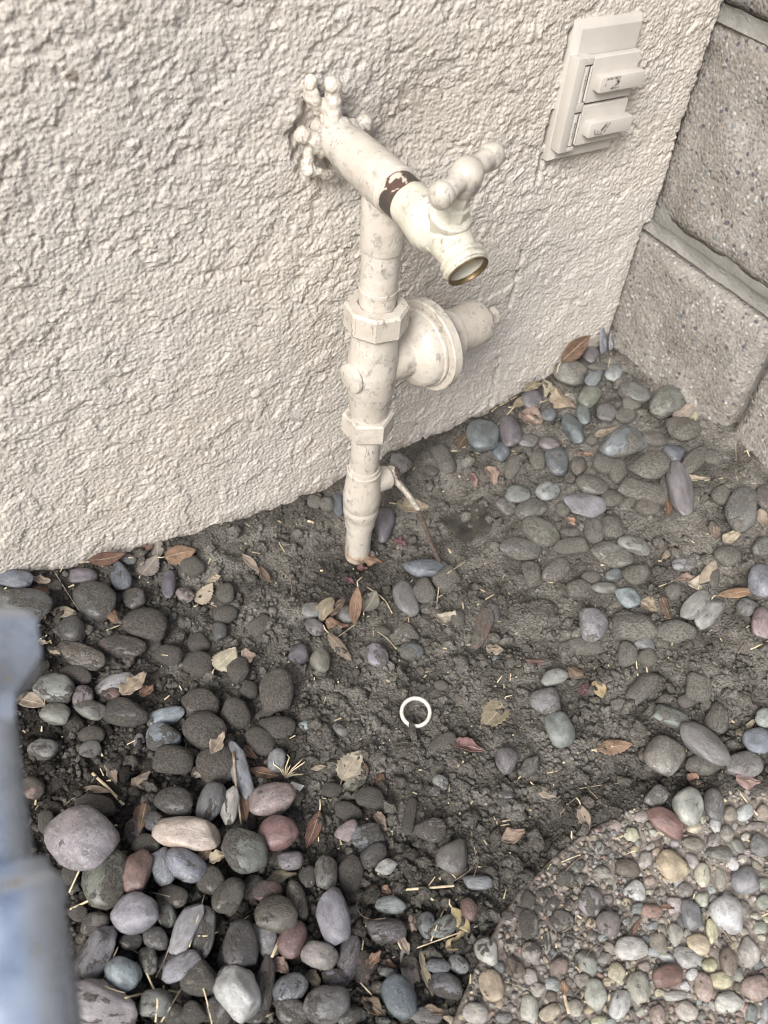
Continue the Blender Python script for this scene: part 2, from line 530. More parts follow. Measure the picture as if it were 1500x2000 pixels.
# ------------------------------------------------------------------ ground
SLAB_C, SLAB_R, SLAB_Z = np.array([0.315, -0.700]), 0.262, 0.005
_ctl = np.array([
    (0.700, 0.01, 0.050), (0.684, 0.0, 0.050), (0.622, 0.0, 0.030), (0.5145, 0.0, -0.002), (0.40, 0.0, -0.014), (0.335, 0.0, -0.028),
    (0.18, 0.0, -0.026), (0.054, 0.0, -0.016), (-0.01, 0.0, 0.000), (-0.30, 0.0, 0.004), (-0.30, -0.3, 0.0),
    (0.69, -0.115, 0.046), (0.69, -0.19, 0.060), (0.69, -0.30, 0.050), (0.69, -0.6, 0.03),
    (0.312, -0.08, -0.056), (0.27, -0.11, -0.048), (0.36, -0.12, -0.046), (0.40, -0.07, -0.036),
    (0.50, -0.20, 0.004), (0.55, -0.12, 0.020), (0.55, -0.35, 0.020), (0.40, -0.25, -0.012), (0.254, -0.285, -0.014), (0.20, -0.20, -0.026),
    (0.12, -0.12, -0.030), (0.0, -0.12, -0.004), (-0.03, -0.30, -0.004), (0.10, -0.30, -0.010), (0.10, -0.45, -0.008), (0.20, -0.38, -0.006),
    (0.30, -0.43, 0.002), (0.42, -0.44, 0.006), (0.47, -0.47, 0.008), (0.0, -0.60, 0.0), (0.6, -0.9, 0.02), (-0.3, -0.9, 0.0)])
def _tps(a, b):
    r2 = ((a[:, None, :] - b[None, :, :]) ** 2).sum(-1) + 1e-9
    return 0.5 * r2 * np.log(r2)
_K = _tps(_ctl[:, :2], _ctl[:, :2]) + np.eye(len(_ctl)) * 2e-4
_P = np.c_[np.ones(len(_ctl)), _ctl[:, :2]]
_sol = np.linalg.solve(np.block([[_K, _P], [_P.T, np.zeros((3, 3))]]), np.r_[_ctl[:, 2], 0, 0, 0])
def ground_base(x, y):
    x = np.asarray(x, float); y = np.asarray(y, float); sh = x.shape
    xc = np.clip(x.ravel(), -0.5, 0.8); yc = np.clip(y.ravel(), -1.0, 0.1)
    out = np.empty(xc.size)
    for i in range(0, xc.size, 20000):
        q = np.c_[xc[i:i + 20000], yc[i:i + 20000]]
        out[i:i + 20000] = _tps(q, _ctl[:, :2]) @ _sol[:-3] + _sol[-3] + q @ _sol[-2:]
    z = np.clip(out, -0.07, 0.08).reshape(sh)
    # the soil drifts a little way over the round slab, then dips under it
    d = SLAB_R - np.hypot(x - SLAB_C[0], y - SLAB_C[1])
    ang = np.arctan2(y - SLAB_C[1], x - SLAB_C[0])
    drift = 0.026 * sstep(0.9, 1.5, ang) * (1 - sstep(1.9, 2.15, ang)) + 0.001
    drift = drift * (1 + 0.9 * pnoise(x * 45, y * 45, 5))
    k = sstep(0.0, 1.0, (d - drift) / 0.02)
    return z * (1 - k) + np.minimum(z, -0.02) * k - 0.016 * sstep(-0.016, -0.002, d) * sstep(2.05, 2.3, ang)

def ground_h(x, y):
    z = ground_base(x, y)
    rough = 0.5 + 1.0 * pnoise(np.asarray(x) * 13, np.asarray(y) * 13, 3)
    lump = fbm(x, y, 0.030, 3, 20) * 0.0045
    wx, wy = np.asarray(x) + 0.003 * pnoise(np.asarray(x) * 120, np.asarray(y) * 120, 48), np.asarray(y) + 0.003 * pnoise(np.asarray(x) * 120, np.asarray(y) * 120, 49)
    cl = (0.55 - worley(wx, wy, 0.0105, 40)) * 1.3 + (0.5 - worley(wy, wx, 0.0052, 42)) * 0.8
    clod = np.maximum(cl, -0.35) * 0.0019 * np.clip(rough, 0.12, 1.3)
    return z + lump + clod

xs = spaced(-3.0, -0.13, 0.72, 3.0, 0.0019)
ys = spaced(-3.0, -0.60, 0.012, 1.0, 0.0019)
gx, gy = np.meshgrid(xs, ys)
gz = ground_h(gx, gy)
def ground_quick(x, y):
    """height read off the ground sheet"""
    i = int(np.clip(np.searchsorted(xs, x) - 1, 0, len(xs) - 2)); j = int(np.clip(np.searchsorted(ys, y) - 1, 0, len(ys) - 2))
    u = (x - xs[i]) / (xs[i + 1] - xs[i]); v = (y - ys[j]) / (ys[j + 1] - ys[j])
    return float((gz[j, i] * (1 - u) + gz[j, i + 1] * u) * (1 - v) + (gz[j + 1, i] * (1 - u) + gz[j + 1, i + 1] * u) * v)
gx2 = gx + 0.0012 * pnoise(gx * 260, gy * 260, 60); gy2 = gy + 0.0012 * pnoise(gx * 260, gy * 260, 61)
def damp_at(x, y):
    # darker humus-rich soil: the area on the left and around the foot of the pipe
    f = 1 - sstep(0.0, 0.22, x + 0.25 * (y + 0.2) + 0.07 * fbm(x, y, 0.09, 3, 70))
    g = np.exp(-(((x - 0.30) / 0.06) ** 2 + ((y + 0.10) / 0.035) ** 2)) * 0.8
    e = np.exp(-((y / 0.018) ** 2)) * 0.7
    s = (1 - sstep(0.0, 0.035, np.abs(np.hypot(x - SLAB_C[0], y - SLAB_C[1]) - SLAB_R - 0.01))) * 0.75
    spot = sstep(0.25, 0.55, fbm(x, y, 0.05, 3, 75)) * 0.4
    return np.clip(np.maximum.reduce([f, g, e, s, spot]), 0, 1)
ground = grid_obj('ground', np.stack([gx2, gy2, gz], -1), M['soil'], {'damp': damp_at(gx, gy)})
tag(ground, 'bare grey-brown soil with crumbly clods beneath the pebbles', kind='structure')

# ------------------------------------------------------------------ stucco wall
def stucco_h(x, z):
    wx = x + 0.006 * fbm(x, z, 0.03, 2, 90); wz = z + 0.006 * fbm(x, z, 0.03, 2, 93)
    fade = 1 - 0.65 * sstep(0.30, 0.12, z)             # finer dash lower down
    gx_, gz_ = x + 0.0016 * pnoise(x * 260, z * 260, 96), z + 0.0016 * pnoise(x * 260, z * 260, 97)
    lump = (0.5 - worley(gx_, gz_ * 1.15, 0.0068, 100)) * 1.5 + 0.8 * fbm(wx, wz * 1.2, 0.016, 2, 104)
    grain = (0.5 - worley(gx_, gz_ * 1.35, 0.0038, 112)) * 1.3 + 0.5 * pnoise(wx * 430, wz * 520, 111)
    terr = fbm(gx_, gz_, 0.040, 4, 120, 0.70)      # raised trowel patches with ragged edges
    step = sstep(-0.15, 0.30, terr) + 0.8 * sstep(0.15, 0.40, fbm(gx_, gz_, 0.03, 4, 130, 0.7))
    mask = 0.35 + 0.9 * sstep(-0.25, 0.35, fbm(gx_, gz_, 0.022, 3, 135, 0.6))
    flat = sstep(0.23, 0.30, fbm(gx_, gz_ * 1.15, 0.042, 4, 140, 0.6)) # knocked-down smooth patches
    patch = 0.55 + 0.75 * sstep(-0.35, 0.35, fbm(x, z, 0.07, 2, 145))
    h = 0.00098 * lump * fade * mask * patch + 0.00088 * grain * (0.45 + 0.55 * mask) * (0.5 + 0.5 * fade) + 0.0010 * step * (0.35 + 0.65 * fade)
    h = h * (1 - 0.90 * flat) + 0.0017 * flat
    return h
def edge_blend(x, z):
    # recess around the bracket and stub in the wall
    d = np.hypot((x - 0.305) / 1.0, (z - 0.350) / 1.15)
    return 0.006 * (1 - sstep(0.018, 0.030, d + 0.006 * fbm(x, z, 0.012, 2, 150)))
sx = spaced(-2.0, -0.10, 0.706, 0.90, 0.00125)
sz = spaced(-0.20, -0.04, 0.49, 1.6, 0.00125)
ax, az = np.meshgrid(sx, sz)
hh = stucco_h(ax, az)
big_w = 0.004 * fbm(ax, az, 0.25, 2, 160)
shade_scoop = np.exp(-(((ax - 0.385) / 0.05) ** 2 + ((az - 0.345) / 0.04) ** 2)) * 0.009  # hollow shaped where the tap's soft shadow falls on the wall
chipgap = 0.010 * np.exp(-((ax - 0.5262) / 0.0018) ** 2) * sstep(0.1, 0.3, fbm(ax, az, 0.02, 2, 165) + 0.5 * np.exp(-((az - 0.320) / 0.012) ** 2))
xf = np.where(az < 0.199, 0.6862, 0.6982)
groove = sstep(-0.0050, -0.0022, ax - xf + 0.0012 * pnoise(az * 160, ax * 20, 167))
ay = -(hh + big_w) + edge_blend(ax, az) + shade_scoop + chipgap + 0.014 * groove
shade_grime = np.clip(shade_scoop / 0.009 * 0.55 + np.exp(-((ax - xf) / 0.012) ** 2) * 0.75 + edge_blend(ax, az) / 0.006 * 0.5, 0, 1)  # tap's soft shadow painted in, plus corner grime and a darker bracket recess
wall = empty('stucco_wall', (0.2, 0.0, -0.05))
tag(wall, 'cream painted house wall of coarse dashed stucco behind the standpipe', 'wall', kind='thing')
gfoot = ground_base(ax, np.zeros_like(ax))
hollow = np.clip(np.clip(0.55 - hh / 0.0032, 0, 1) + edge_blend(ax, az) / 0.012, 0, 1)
foot = np.clip(1 - (az - gfoot) / (0.014 + 0.012 * fbm(ax, az, 0.04, 3, 170)), 0, 1)
face = grid_obj('stucco_face', np.stack([ax, ay, az], -1), M['stucco'], {'hollow': hollow, 'foot': foot, 'stain': shade_grime})  # stain holds the painted tap shadow as well as grime
bm = bmesh.new()
rbox(bm, (-2.0, 0.022, -0.2), (0.9, 0.20, 1.6), 0)
core = bm_obj('wall_core', bm, M['mortar'], None, False)
adopt(wall, face, core)

# ------------------------------------------------------------------ block wall
bwall = empty('block_wall', (0.80, -0.3, -0.05))
tag(bwall, 'speckled grey-tan concrete block wall meeting the stucco at the corner', 'wall', kind='thing')
def block(y0, y1, z0, z1, x0, seed):
    n = 26
    nzv = max(6, int((z1 - z0) / 0.0075)); nyv = max(6, int((y1 - y0) / 0.0075))
    r = 0.0075
    us = np.linspace(0, 1, nyv + 1); vs = np.linspace(0, 1, nzv + 1)
    Y = y0 + us * (y1 - y0); Z = z0 + vs * (z1 - z0)
    YY, ZZ = np.meshgrid(Y, Z)
    dy = np.minimum(YY - y0, y1 - YY); dz = np.minimum(ZZ - z0, z1 - ZZ)
    rag = 0.0035 * fbm(YY + seed, ZZ, 0.02, 3, 200)
    ed = np.minimum(dy, dz) + rag
    inset = 0.0055 * (1 - sstep(0.0, r * 1.7, ed)) ** 1.4
    X = x0 + inset - 0.0035 * fbm(YY + seed * 3.1, ZZ, 0.05, 4, 210) - 0.0012 * fbm(YY + seed, ZZ, 0.012, 2, 215)
    front = np.stack([X, YY, ZZ], -1).reshape(-1, 3)
    ny = nyv + 1
    verts = list(front); faces = []
    for j in range(nzv):
        for i in range(nyv):
            a = j * ny + i
            faces.append((a, a + ny, a + ny + 1, a + 1))
    ring = [i for i in range(ny)] + [j * ny + nyv for j in range(1, nzv + 1)] + [nzv * ny + i for i in range(nyv - 1, -1, -1)] + [j * ny for j in range(nzv - 1, 0, -1)]
    b0 = len(verts)
    for k in ring:
        p = front[k]; verts.append((x0 + 0.15, p[1], p[2]))
    for k in range(len(ring)):
        k2 = (k + 1) % len(ring)
        faces.append((ring[k], ring[k2], b0 + k2, b0 + k))
    faces.append(tuple(range(b0, b0 + len(ring))))
    return mesh_obj('block', verts, faces, M['block'])
JT, BH = 0.0105, 0.2005
courses = [(-0.012, 0.690, 0.188), (0.1995, 0.702, 0.383), (0.399, 0.700, 0.188), (0.5985, 0.700, 0.383)]
for ci, (z0, x0, first) in enumerate(courses):
    zlo, zhi = z0 - (0.0 if ci else 0.0) + JT / 2, z0 + 0.2 - JT / 2
    y = 0.018 if ci != 1 else 0.012
    ln = first + y
    k = 0
    while y > -1.1:
        yl = y - (ln if k == 0 else 0.388)
        b = block(yl + JT / 2, y - (JT / 2 if k else 0.0), zlo, zhi, x0 - 0.004 + 0.0015 * math.sin(k * 3 + ci), ci * 7.3 + k * 1.9)
        adopt(bwall, b)
        y = yl; k += 1
# mortar: concave bed joints, flush head joints
for zj, xx in ((0.1985, 0.6885), (0.398, 0.6970), (0.5975, 0.6963)):
    bm = bmesh.new()
    ny = 520; nk = 10
    rings = []
    for i in range(ny + 1):
        yy = 0.02 - 1.12 * i / ny
        wob = 0.0007 * float(pnoise(yy * 35, zj * 50, 230))
        row = []
        for k in range(nk + 1):
            t = k / nk * 2 - 1
            row.append(bm.verts.new((xx + 0.0022 * (1 - t * t) ** 0.9 + wob - 0.0010 * float(pnoise(yy * 240, k * 0.9 + zj * 90, 233)), yy, zj + t * (JT / 2 + 0.0022) + wob * 0.6)))
        rings.append(row)
    for a, b in zip(rings, rings[1:]):
        for k in range(nk): bm.faces.new((a[k], a[k + 1], b[k + 1], b[k]))
    o = bm_obj('mortar_joint', bm, M['mortar']); adopt(bwall, o)
bm = bmesh.new()
rbox(bm, (0.7045, -1.1, -0.1), (0.84, 0.02, 0.79), 0)
o = bm_obj('mortar_bed', bm, M['mortar'], None, False); adopt(bwall, o)

# ------------------------------------------------------------------ round slab of exposed aggregate
slab = empty('stepping_stone', (SLAB_C[0], SLAB_C[1], -0.03))
tag(slab, 'round exposed-aggregate concrete stepping stone with pebbled surface in the bottom corner', 'paving slab')
def slab_z(x, y):
    return SLAB_Z + 0.0012 * fbm(x, y, 0.02, 3, 300) + 0.0009 * fbm(x, y, 0.006, 2, 310)
nr, na = 130, 360
rr = np.r_[np.linspace(0, 1, nr) ** 0.75 * (SLAB_R - 0.004), SLAB_R - 0.001, SLAB_R, SLAB_R, SLAB_R]
zz = np.r_[np.zeros(nr), -0.0015, -0.005, -0.02, -0.045]
tt = np.linspace(0, 2 * np.pi, na + 1)
RR, TT = np.meshgrid(rr, tt); ZZ2 = np.meshgrid(zz, tt)[0]
wob = 1 + 0.006 * fbm(np.cos(TT) * 0.2, np.sin(TT) * 0.2, 0.05, 3, 320) * (RR > 0.2)
PX, PY = SLAB_C[0] + RR * wob * np.cos(TT), SLAB_C[1] + RR * wob * np.sin(TT)
conc = grid_obj('concrete', np.stack([PX, PY, slab_z(PX, PY) + ZZ2], -1), M['matrix'])
adopt(slab, conc)

# ------------------------------------------------------------------ standpipe
PX0, PY0 = 0.3132, -0.080
pipe = empty('standpipe', (PX0, PY0, -0.056))
tag(pipe, 'cream-painted water standpipe with pressure regulator, shut-off valve and hose tap', 'standpipe')
UP = (0, 0, 1)

bm = bmesh.new()   # tee with its branch down and the run out of the wall
lathe(bm, [(0.3000, 0.0145), (0.3003, 0.0162), (0.3020, 0.0166), (0.3180, 0.0167), (0.3280, 0.0170), (0.346, 0.0172), (0.354, 0.0155)], (PX0, PY0, 0), UP)
OUT = Vector((0, -1, 0))
AX = (0.3095, 0, 0.3535)
lathe(bm, [(-0.004, 0.0140), (0.013, 0.0142), (0.0135, 0.0150), (0.030, 0.0152), (0.0305, 0.0163), (0.036, 0.0168), (0.060, 0.0172), (0.080, 0.0174), (0.097, 0.0171), (0.0975, 0.0164), (0.1005, 0.0160), (0.1008, 0.010)], AX, OUT, 44)
tee = bm_obj('tee', bm, M['paint'], None, True, 40)

bm = bmesh.new()
lathe(bm, [(0.2440, 0.0146), (0.2630, 0.0147), (0.2632, 0.0153), (0.2650, 0.0155), (0.2665, 0.0153), (0.2668, 0.0148), (0.3010, 0.0149)], (PX0, PY0, 0), UP)
riser = bm_obj('upper_pipe', bm, M['paint'], None, True, 40)

# pressure regulator
def hexnut(bm, z0, z1, r, hole, ph):
    lathe(bm, [(z0, hole), (z0, r * 0.93), (z0 + 0.0022, r), (z1 - 0.0022, r), (z1, r * 0.93), (z1 + 0.0002, hole + 0.0014), (z1 - 0.004, hole)], (PX0, PY0, 0), UP, 6 if r < 0.0235 else 8, ph)
bm = bmesh.new()
body_prof = [(0.118, 0.0165), (0.150, 0.0172), (0.158, 0.0188), (0.170, 0.0205), (0.188, 0.0213), (0.204, 0.0205), (0.214, 0.0193), (0.224, 0.0190), (0.240, 0.0190)]
lathe(bm, body_prof, (PX0, PY0, 0), UP, 48)
yaw = math.radians(9)
RA = Vector((math.cos(yaw), math.sin(yaw), 0.0))
RC = (PX0, PY0, 0.187)
lathe(bm, [(-0.0245, 0.0), (-0.0245, 0.0105), (-0.0235, 0.0128), (-0.021, 0.0134), (-0.0185, 0.0118), (-0.0180, 0.0126), (-0.010, 0.0150), (0.0, 0.0172), (0.014, 0.0178), (0.028, 0.0181), (0.0325, 0.0192), (0.0350, 0.0225), (0.0375, 0.0275), (0.0420, 0.0318), (0.0470, 0.0338), (0.0515, 0.0340)], RC, RA, 48)
reg = bm_obj('regulator', bm, M['paint'], None, True, 35)
bm = bmesh.new()
lathe(bm, [(0.0470, 0.020), (0.0490, 0.0300), (0.0505, 0.0335), (0.0525, 0.0352), (0.0545, 0.0352), (0.0552, 0.0338), (0.0560, 0.0340), (0.0562, 0.0402), (0.0572, 0.0412), (0.0650, 0.0412), (0.0664, 0.0402), (0.0682, 0.0340), (0.0725, 0.0270), (0.0750, 0.0232), (0.0755, 0.012)], RC, RA, 64)
bell = bm_obj('flange', bm, M['paint'], None, True, 30)
bm = bmesh.new()
lathe(bm, [(0.0745, 0.010), (0.0747, 0.0200), (0.0755, 0.0232), (0.0880, 0.0230), (0.0884, 0.0215), (0.0900, 0.0209), (0.110, 0.0206), (0.1212, 0.0202), (0.1238, 0.0192), (0.1248, 0.0172), (0.1252, 0.0)], RC, RA, 48)
bonnet = bm_obj('bonnet', bm, M['paint'], None, True, 35)
bm = bmesh.new()
lathe(bm, [(0.124, 0.0052), (0.133, 0.0050), (0.1335, 0.0062), (0.1355, 0.0062), (0.1357, 0.0050), (0.137, 0.0050)], RC, RA, 24)
lathe(bm, [(0.1365, 0.003), (0.1366, 0.0076), (0.1372, 0.0082), (0.1425, 0.0082), (0.1435, 0.0072), (0.1436, 0.0)], RC, RA, 6, 0.3)
screw = bm_obj('adjusting_screw', bm, M['paint'], None, True, 30)
bm = bmesh.new()
hexnut(bm, 0.2300, 0.2520, 0.0262, 0.0150, 0.25)
unut = bm_obj('union_nut', bm, M['paint'], None, True, 25)
bm = bmesh.new()
hexnut(bm, 0.1180, 0.1400, 0.0232, 0.0150, 0.10)
lnut = bm_obj('union_nut', bm, M['paint'], None, True, 25)
bm = bmesh.new()
lathe(bm, [(0.066, 0.0132), (0.122, 0.0136)], (PX0, PY0, 0), UP, 40)
mid = bm_obj('middle_pipe', bm, M['paint'], None, True, 40)

# ball valve
bm = bmesh.new()
lathe(bm, [(-0.006, 0.0136), (-0.0058, 0.0150), (0.006, 0.0154), (0.0068, 0.0164), (0.0105, 0.0168), (0.0115, 0.0172), (0.020, 0.0176), (0.0225, 0.0172), (0.024, 0.0180), (0.036, 0.0182), (0.050, 0.0172), (0.060, 0.0158), (0.0645, 0.0152), (0.065, 0.0158), (0.0685, 0.0158), (0.0692, 0.0148), (0.0735, 0.0143), (0.0738, 0.0130)], (PX0, PY0, 0), UP, 48)
VC = Vector((PX0, PY0, 0.047)); VA = Vector((1, 0.02, 0)).normalized()
lathe(bm, [(0.004, 0.0120), (0.026, 0.0118), (0.0285, 0.0108), (0.0290, 0.0)], VC, VA, 36)
valve = bm_obj('ball_valve', bm, M['paint'], None, True, 35)
bm = bmesh.new()
lathe(bm, [(0.028, 0.0052), (0.036, 0.0050), (0.0365, 0.0), ], VC, VA, 8)
hub = VC + VA * 0.0335
tip = Vector(at_z(866, 1118, -0.040)); knee = Vector(at_y(815, 992, -0.098))
pts_a = [hub + Vector((0, 0.004, 0.006)), hub + Vector((0.001, 0, -0.004)), hub * 0.55 + knee * 0.45 + Vector((0.0, -0.003, 0.001)), knee]
tube(bm, pts_a, [0.0056, 0.0062, 0.0050, 0.0048], 10, True, 0.6)
lev = bm_obj('lever', bm, M['paint'], None, True, 40)
bm = bmesh.new()
pts_b = [knee + (tip - knee) * t + Vector((0, 0.0, 0.0015 * math.sin(t * 9))) for t in np.linspace(-0.06, 1.0, 14)]
tube(bm, pts_b, [0.0024 + 0.0003 * math.sin(i * 2.1) for i in range(14)], 10, True, 0.7)
levt = bm_obj('bare_lever_end', bm, M['rust'], None, True, 40)
levt['label'] = 'bare rusty brown end of the valve lever'
bm = bmesh.new()
tube(bm, [hub + Vector((0.003, -0.001, 0.008)), hub + Vector((0.0045, -0.003, 0.002)), hub + Vector((0.004, -0.004, -0.006))], [0.0035, 0.004, 0.003], 8, True, 0.6)
ball(bm, hub + Vector((0.0035, 0, 0.002)), 0.005, 2)
levn = bm_obj('stem_nut', bm, M['chipped'], None, True, 40)

bm = bmesh.new()
lathe(bm, [(-0.047, 0.0128), (-0.005, 0.0129)], (PX0, PY0, 0), UP, 40)
lowp = bm_obj('lower_pipe', bm, M['paint'], None, True, 40)
bm = bmesh.new()
lathe(bm, [(-0.12, 0.0122), (-0.054, 0.0127), (-0.0490, 0.0134), (-0.0455, 0.0133), (-0.0440, 0.0128)], (PX0, PY0, 0), UP, 40)
stub = bm_obj('corroded_collar', bm, mat_simple('corroded_foot', (0.24, 0.15, 0.095), (0.50, 0.44, 0.36), 120, 0.8, 0.0012), None, True, 40)
stub['label'] = 'rust-stained ring where the pipe enters the soil'

# hose tap
bm = bmesh.new()
lathe(bm, [(0.0975, 0.0145), (0.0980, 0.0156), (0.1200, 0.0154), (0.1205, 0.0140)], AX, OUT, 44)
nip = bm_obj('nipple', bm, M['chipped'], None, True, 40)
nip['label'] = 'pipe nipple with chipped paint showing black and brown'
OD = Vector((0.03, -0.90, -0.43)).normalized()
OC = Vector((0.3125, -0.1860, 0.3405))                # centre of the outlet mouth
GC = Vector((0.3095, -0.1440, 0.3530))
bm = bmesh.new()
lathe(bm, [(0.1155, 0.0135), (0.1160, 0.0152), (0.1180, 0.0158), (0.124, 0.0154), (0.134, 0.0170), (0.144, 0.0186), (0.153, 0.0172), (0.160, 0.0126), (0.1635, 0.0)], AX, OUT, 44)
lathe(bm, [(-0.052, 0.0), (-0.048, 0.010), (-0.036, 0.0150), (-0.024, 0.0146), (-0.013, 0.0128), (-0.0115, 0.0128), (-0.0110, 0.0150), (-0.0097, 0.0156), (-0.0084, 0.0152), (-0.0078, 0.0138), (-0.0068, 0.0138), (-0.0062, 0.0152), (-0.0050, 0.0156), (-0.0038, 0.0152), (-0.0032, 0.0138), (-0.0022, 0.0136)], OC, OD, 44)
SB = Vector((0.3098, -0.1580, 0.3560)); SDV = Vector((0.01, -0.316, 0.949)).normalized()
lathe(bm, [(-0.010, 0.0125), (0.006, 0.0122), (0.0085, 0.0135), (0.0125, 0.0138), (0.0140, 0.0122), (0.0145, 0.009)], SB, SDV, 40)
for v in bm.verts:   # cast, many-times-painted surface
    v.co += Vector((1, 1, 1)) * 0.0005 * mnoise.noise(v.co * 130)
tapb = bm_obj('tap_body', bm, M['spigot'], None, True, 50)
bm = bmesh.new()
lathe(bm, [(-0.0020, 0.0130), (-0.0014, 0.0141), (-0.0002, 0.0144), (0.0003, 0.0140), (0.0, 0.0131), (-0.0012, 0.0127), (-0.003, 0.0126)], OC, OD, 44)
mouth = bm_obj('brass_mouth', bm, M['brass'], None, True, 50)
mouth['label'] = 'worn brass rim of the tap outlet'
bm = bmesh.new()
lathe(bm, [(-0.0012, 0.0128), (-0.0105, 0.0122), (-0.0120, 0.0100), (-0.0128, 0.0060), (-0.0130, 0.0)], OC, OD, 40)
inn = bm_obj('outlet_seat', bm, M['spigot'], None, True, 50)
bm = bmesh.new()
lathe(bm, [(-0.0128, 0.0058), (-0.0122, 0.0050), (-0.0122, 0.0)], OC, OD, 24)  # dark disc put in for the shaded bore of the outlet
hole = bm_obj('dark_bore_disc', bm, M['rust'], None, True, 50)
bm = bmesh.new()
lathe(bm, [(0.0135, 0.0100), (0.0140, 0.0106), (0.0230, 0.0103), (0.0240, 0.0086), (0.0360, 0.0076)], SB, SDV, 8)
gland = bm_obj('packing_nut', bm, M['spigot'], None, True, 30)
bm = bmesh.new()
HC = SB + SDV * 0.0455
hy = math.radians(20)
HU = Vector((math.cos(hy), math.sin(hy), 0.17)).normalized()
lathe(bm, [(0.0335, 0.0), (0.0336, 0.0085), (0.038, 0.0100), (0.044, 0.0104), (0.050, 0.0098), (0.0545, 0.0068), (0.0565, 0.0)], SB, SDV, 32)
tube(bm, [HC + HU * t for t in (-0.027, -0.022, -0.016, -0.008, 0, 0.008, 0.016, 0.022, 0.027)], [0.0045, 0.0076, 0.0062, 0.0064, 0.008, 0.0064, 0.0062, 0.0076, 0.0045], 20)
ball(bm, HC - HU * 0.0245, 0.0084, 3); ball(bm, HC + HU * 0.0245, 0.0084, 3)
for v in bm.verts:
    v.co += Vector((1, 1, 1)) * 0.0006 * mnoise.noise(v.co * 110)
hnd = bm_obj('tee_handle', bm, M['handle'], None, True, 60)

# wall bracket: a lumpy, many-times-painted clamp with lugs; pieces fused by voxel remesh
bm = bmesh.new()
def wp(px, py, y): return Vector(at_y(px, py, y))
tube(bm, [wp(646, 262, -0.012), wp(648, 225, -0.013), wp(650, 190, -0.014), wp(650, 172, -0.015)], [0.0105, 0.0082, 0.0070, 0.0056], 14, True, 0.8)
ball(bm, wp(650, 166, -0.016), 0.0062, 2)
tube(bm, [wp(618, 215, -0.004), wp(608, 190, -0.005), wp(607, 168, -0.005)], [0.006, 0.0085, 0.0058], 12, True, 0.6)
ball(bm, wp(607, 162, -0.006), 0.0055, 2)
tube(bm, [wp(627, 188, -0.006), wp(624, 206, -0.008), wp(618, 222, -0.006)], [0.002, 0.0035, 0.003], 8)
tube(bm, [wp(655, 240, -0.014), wp(675, 243, -0.014), wp(696, 248, -0.012), wp(708, 246, -0.010)], [0.009, 0.0062, 0.0056, 0.0058], 12, True, 0.8)
ball(bm, wp(710, 240, -0.009), 0.0068, 2); ball(bm, wp(712, 254, -0.007), 0.0050, 2)
tube(bm, [wp(640, 265, -0.012), wp(622, 285, -0.011), wp(612, 268, -0.010), wp(594, 266, -0.009)], [0.009, 0.0058, 0.0055, 0.0060], 12)
ball(bm, wp(592, 264, -0.010), 0.0066, 2)
tube(bm, [wp(612, 268, -0.013), wp(626, 290, -0.014), wp(632, 306, -0.014)], [0.0062, 0.0055, 0.0035], 10)
tube(bm, [wp(602, 275, -0.008), wp(604, 300, -0.010), wp(601, 325, -0.010)], [0.0042, 0.0045, 0.0052], 10)
tube(bm, [wp(596, 324, -0.010), wp(604, 336, -0.013), wp(622, 336, -0.013), wp(640, 342, -0.011), wp(658, 354, -0.007)], [0.0050, 0.0046, 0.0034, 0.0042, 0.0030], 10)
lathe(bm, [(-0.002, 0.0195), (0.012, 0.0190), (0.0135, 0.0165), (0.0136, 0.0138)], (AX[0], 0.0, AX[2]), OUT, 32)
me = bpy.data.meshes.new('wall_bracket'); bmesh.ops.recalc_face_normals(bm, faces=bm.faces); bm.to_mesh(me); bm.free()
ob = bpy.data.objects.new('bracket_source', me); col.objects.link(ob)
md = ob.modifiers.new('r', 'REMESH'); md.mode = 'VOXEL'; md.voxel_size = 0.0009; md.use_smooth_shade = True
ms = ob.modifiers.new('s', 'SMOOTH'); ms.iterations = 4; ms.factor = 0.5
bpy.context.view_layer.update()
me2 = bpy.data.meshes.new_from_object(ob.evaluated_get(bpy.context.evaluated_depsgraph_get()))
bpy.data.objects.remove(ob)
nvb = len(me2.vertices)
bco, bno = np.empty(nvb * 3, np.float32), np.empty(nvb * 3, np.float32)
me2.vertices.foreach_get('co', bco); me2.vertices.foreach_get('normal', bno)
bco, bno = bco.reshape(-1, 3), bno.reshape(-1, 3)
bam = np.array([0.0011 * mnoise.noise(Vector(q) * 200) + 0.0006 * mnoise.noise(Vector(q) * 520) for q in bco.tolist()], np.float32)
me2.vertices.foreach_set('co', (bco + bno * bam[:, None]).reshape(-1)); me2.update()
me2.shade_smooth(); me2.materials.clear(); me2.materials.append(M['paint'])
brk = bpy.data.objects.new('wall_bracket', me2); col.objects.link(brk)
brk['label'] = 'lumpy paint-caked clamp with lugs where the pipe leaves the wall'

adopt(pipe, tee, riser, reg, mid, valve, lowp, nip, tapb, brk)
def sub(parent, *kids):
    for k in kids: k.parent = parent; k.matrix_parent_inverse = (Matrix.Translation(pipe.location)).inverted() @ Matrix.Translation(pipe.location)
sub(reg, bell, bonnet, screw, unut, lnut)
sub(valve, lev, levt, levn)
sub(lowp, stub)
sub(tapb, mouth, inn, hole, gland, hnd)

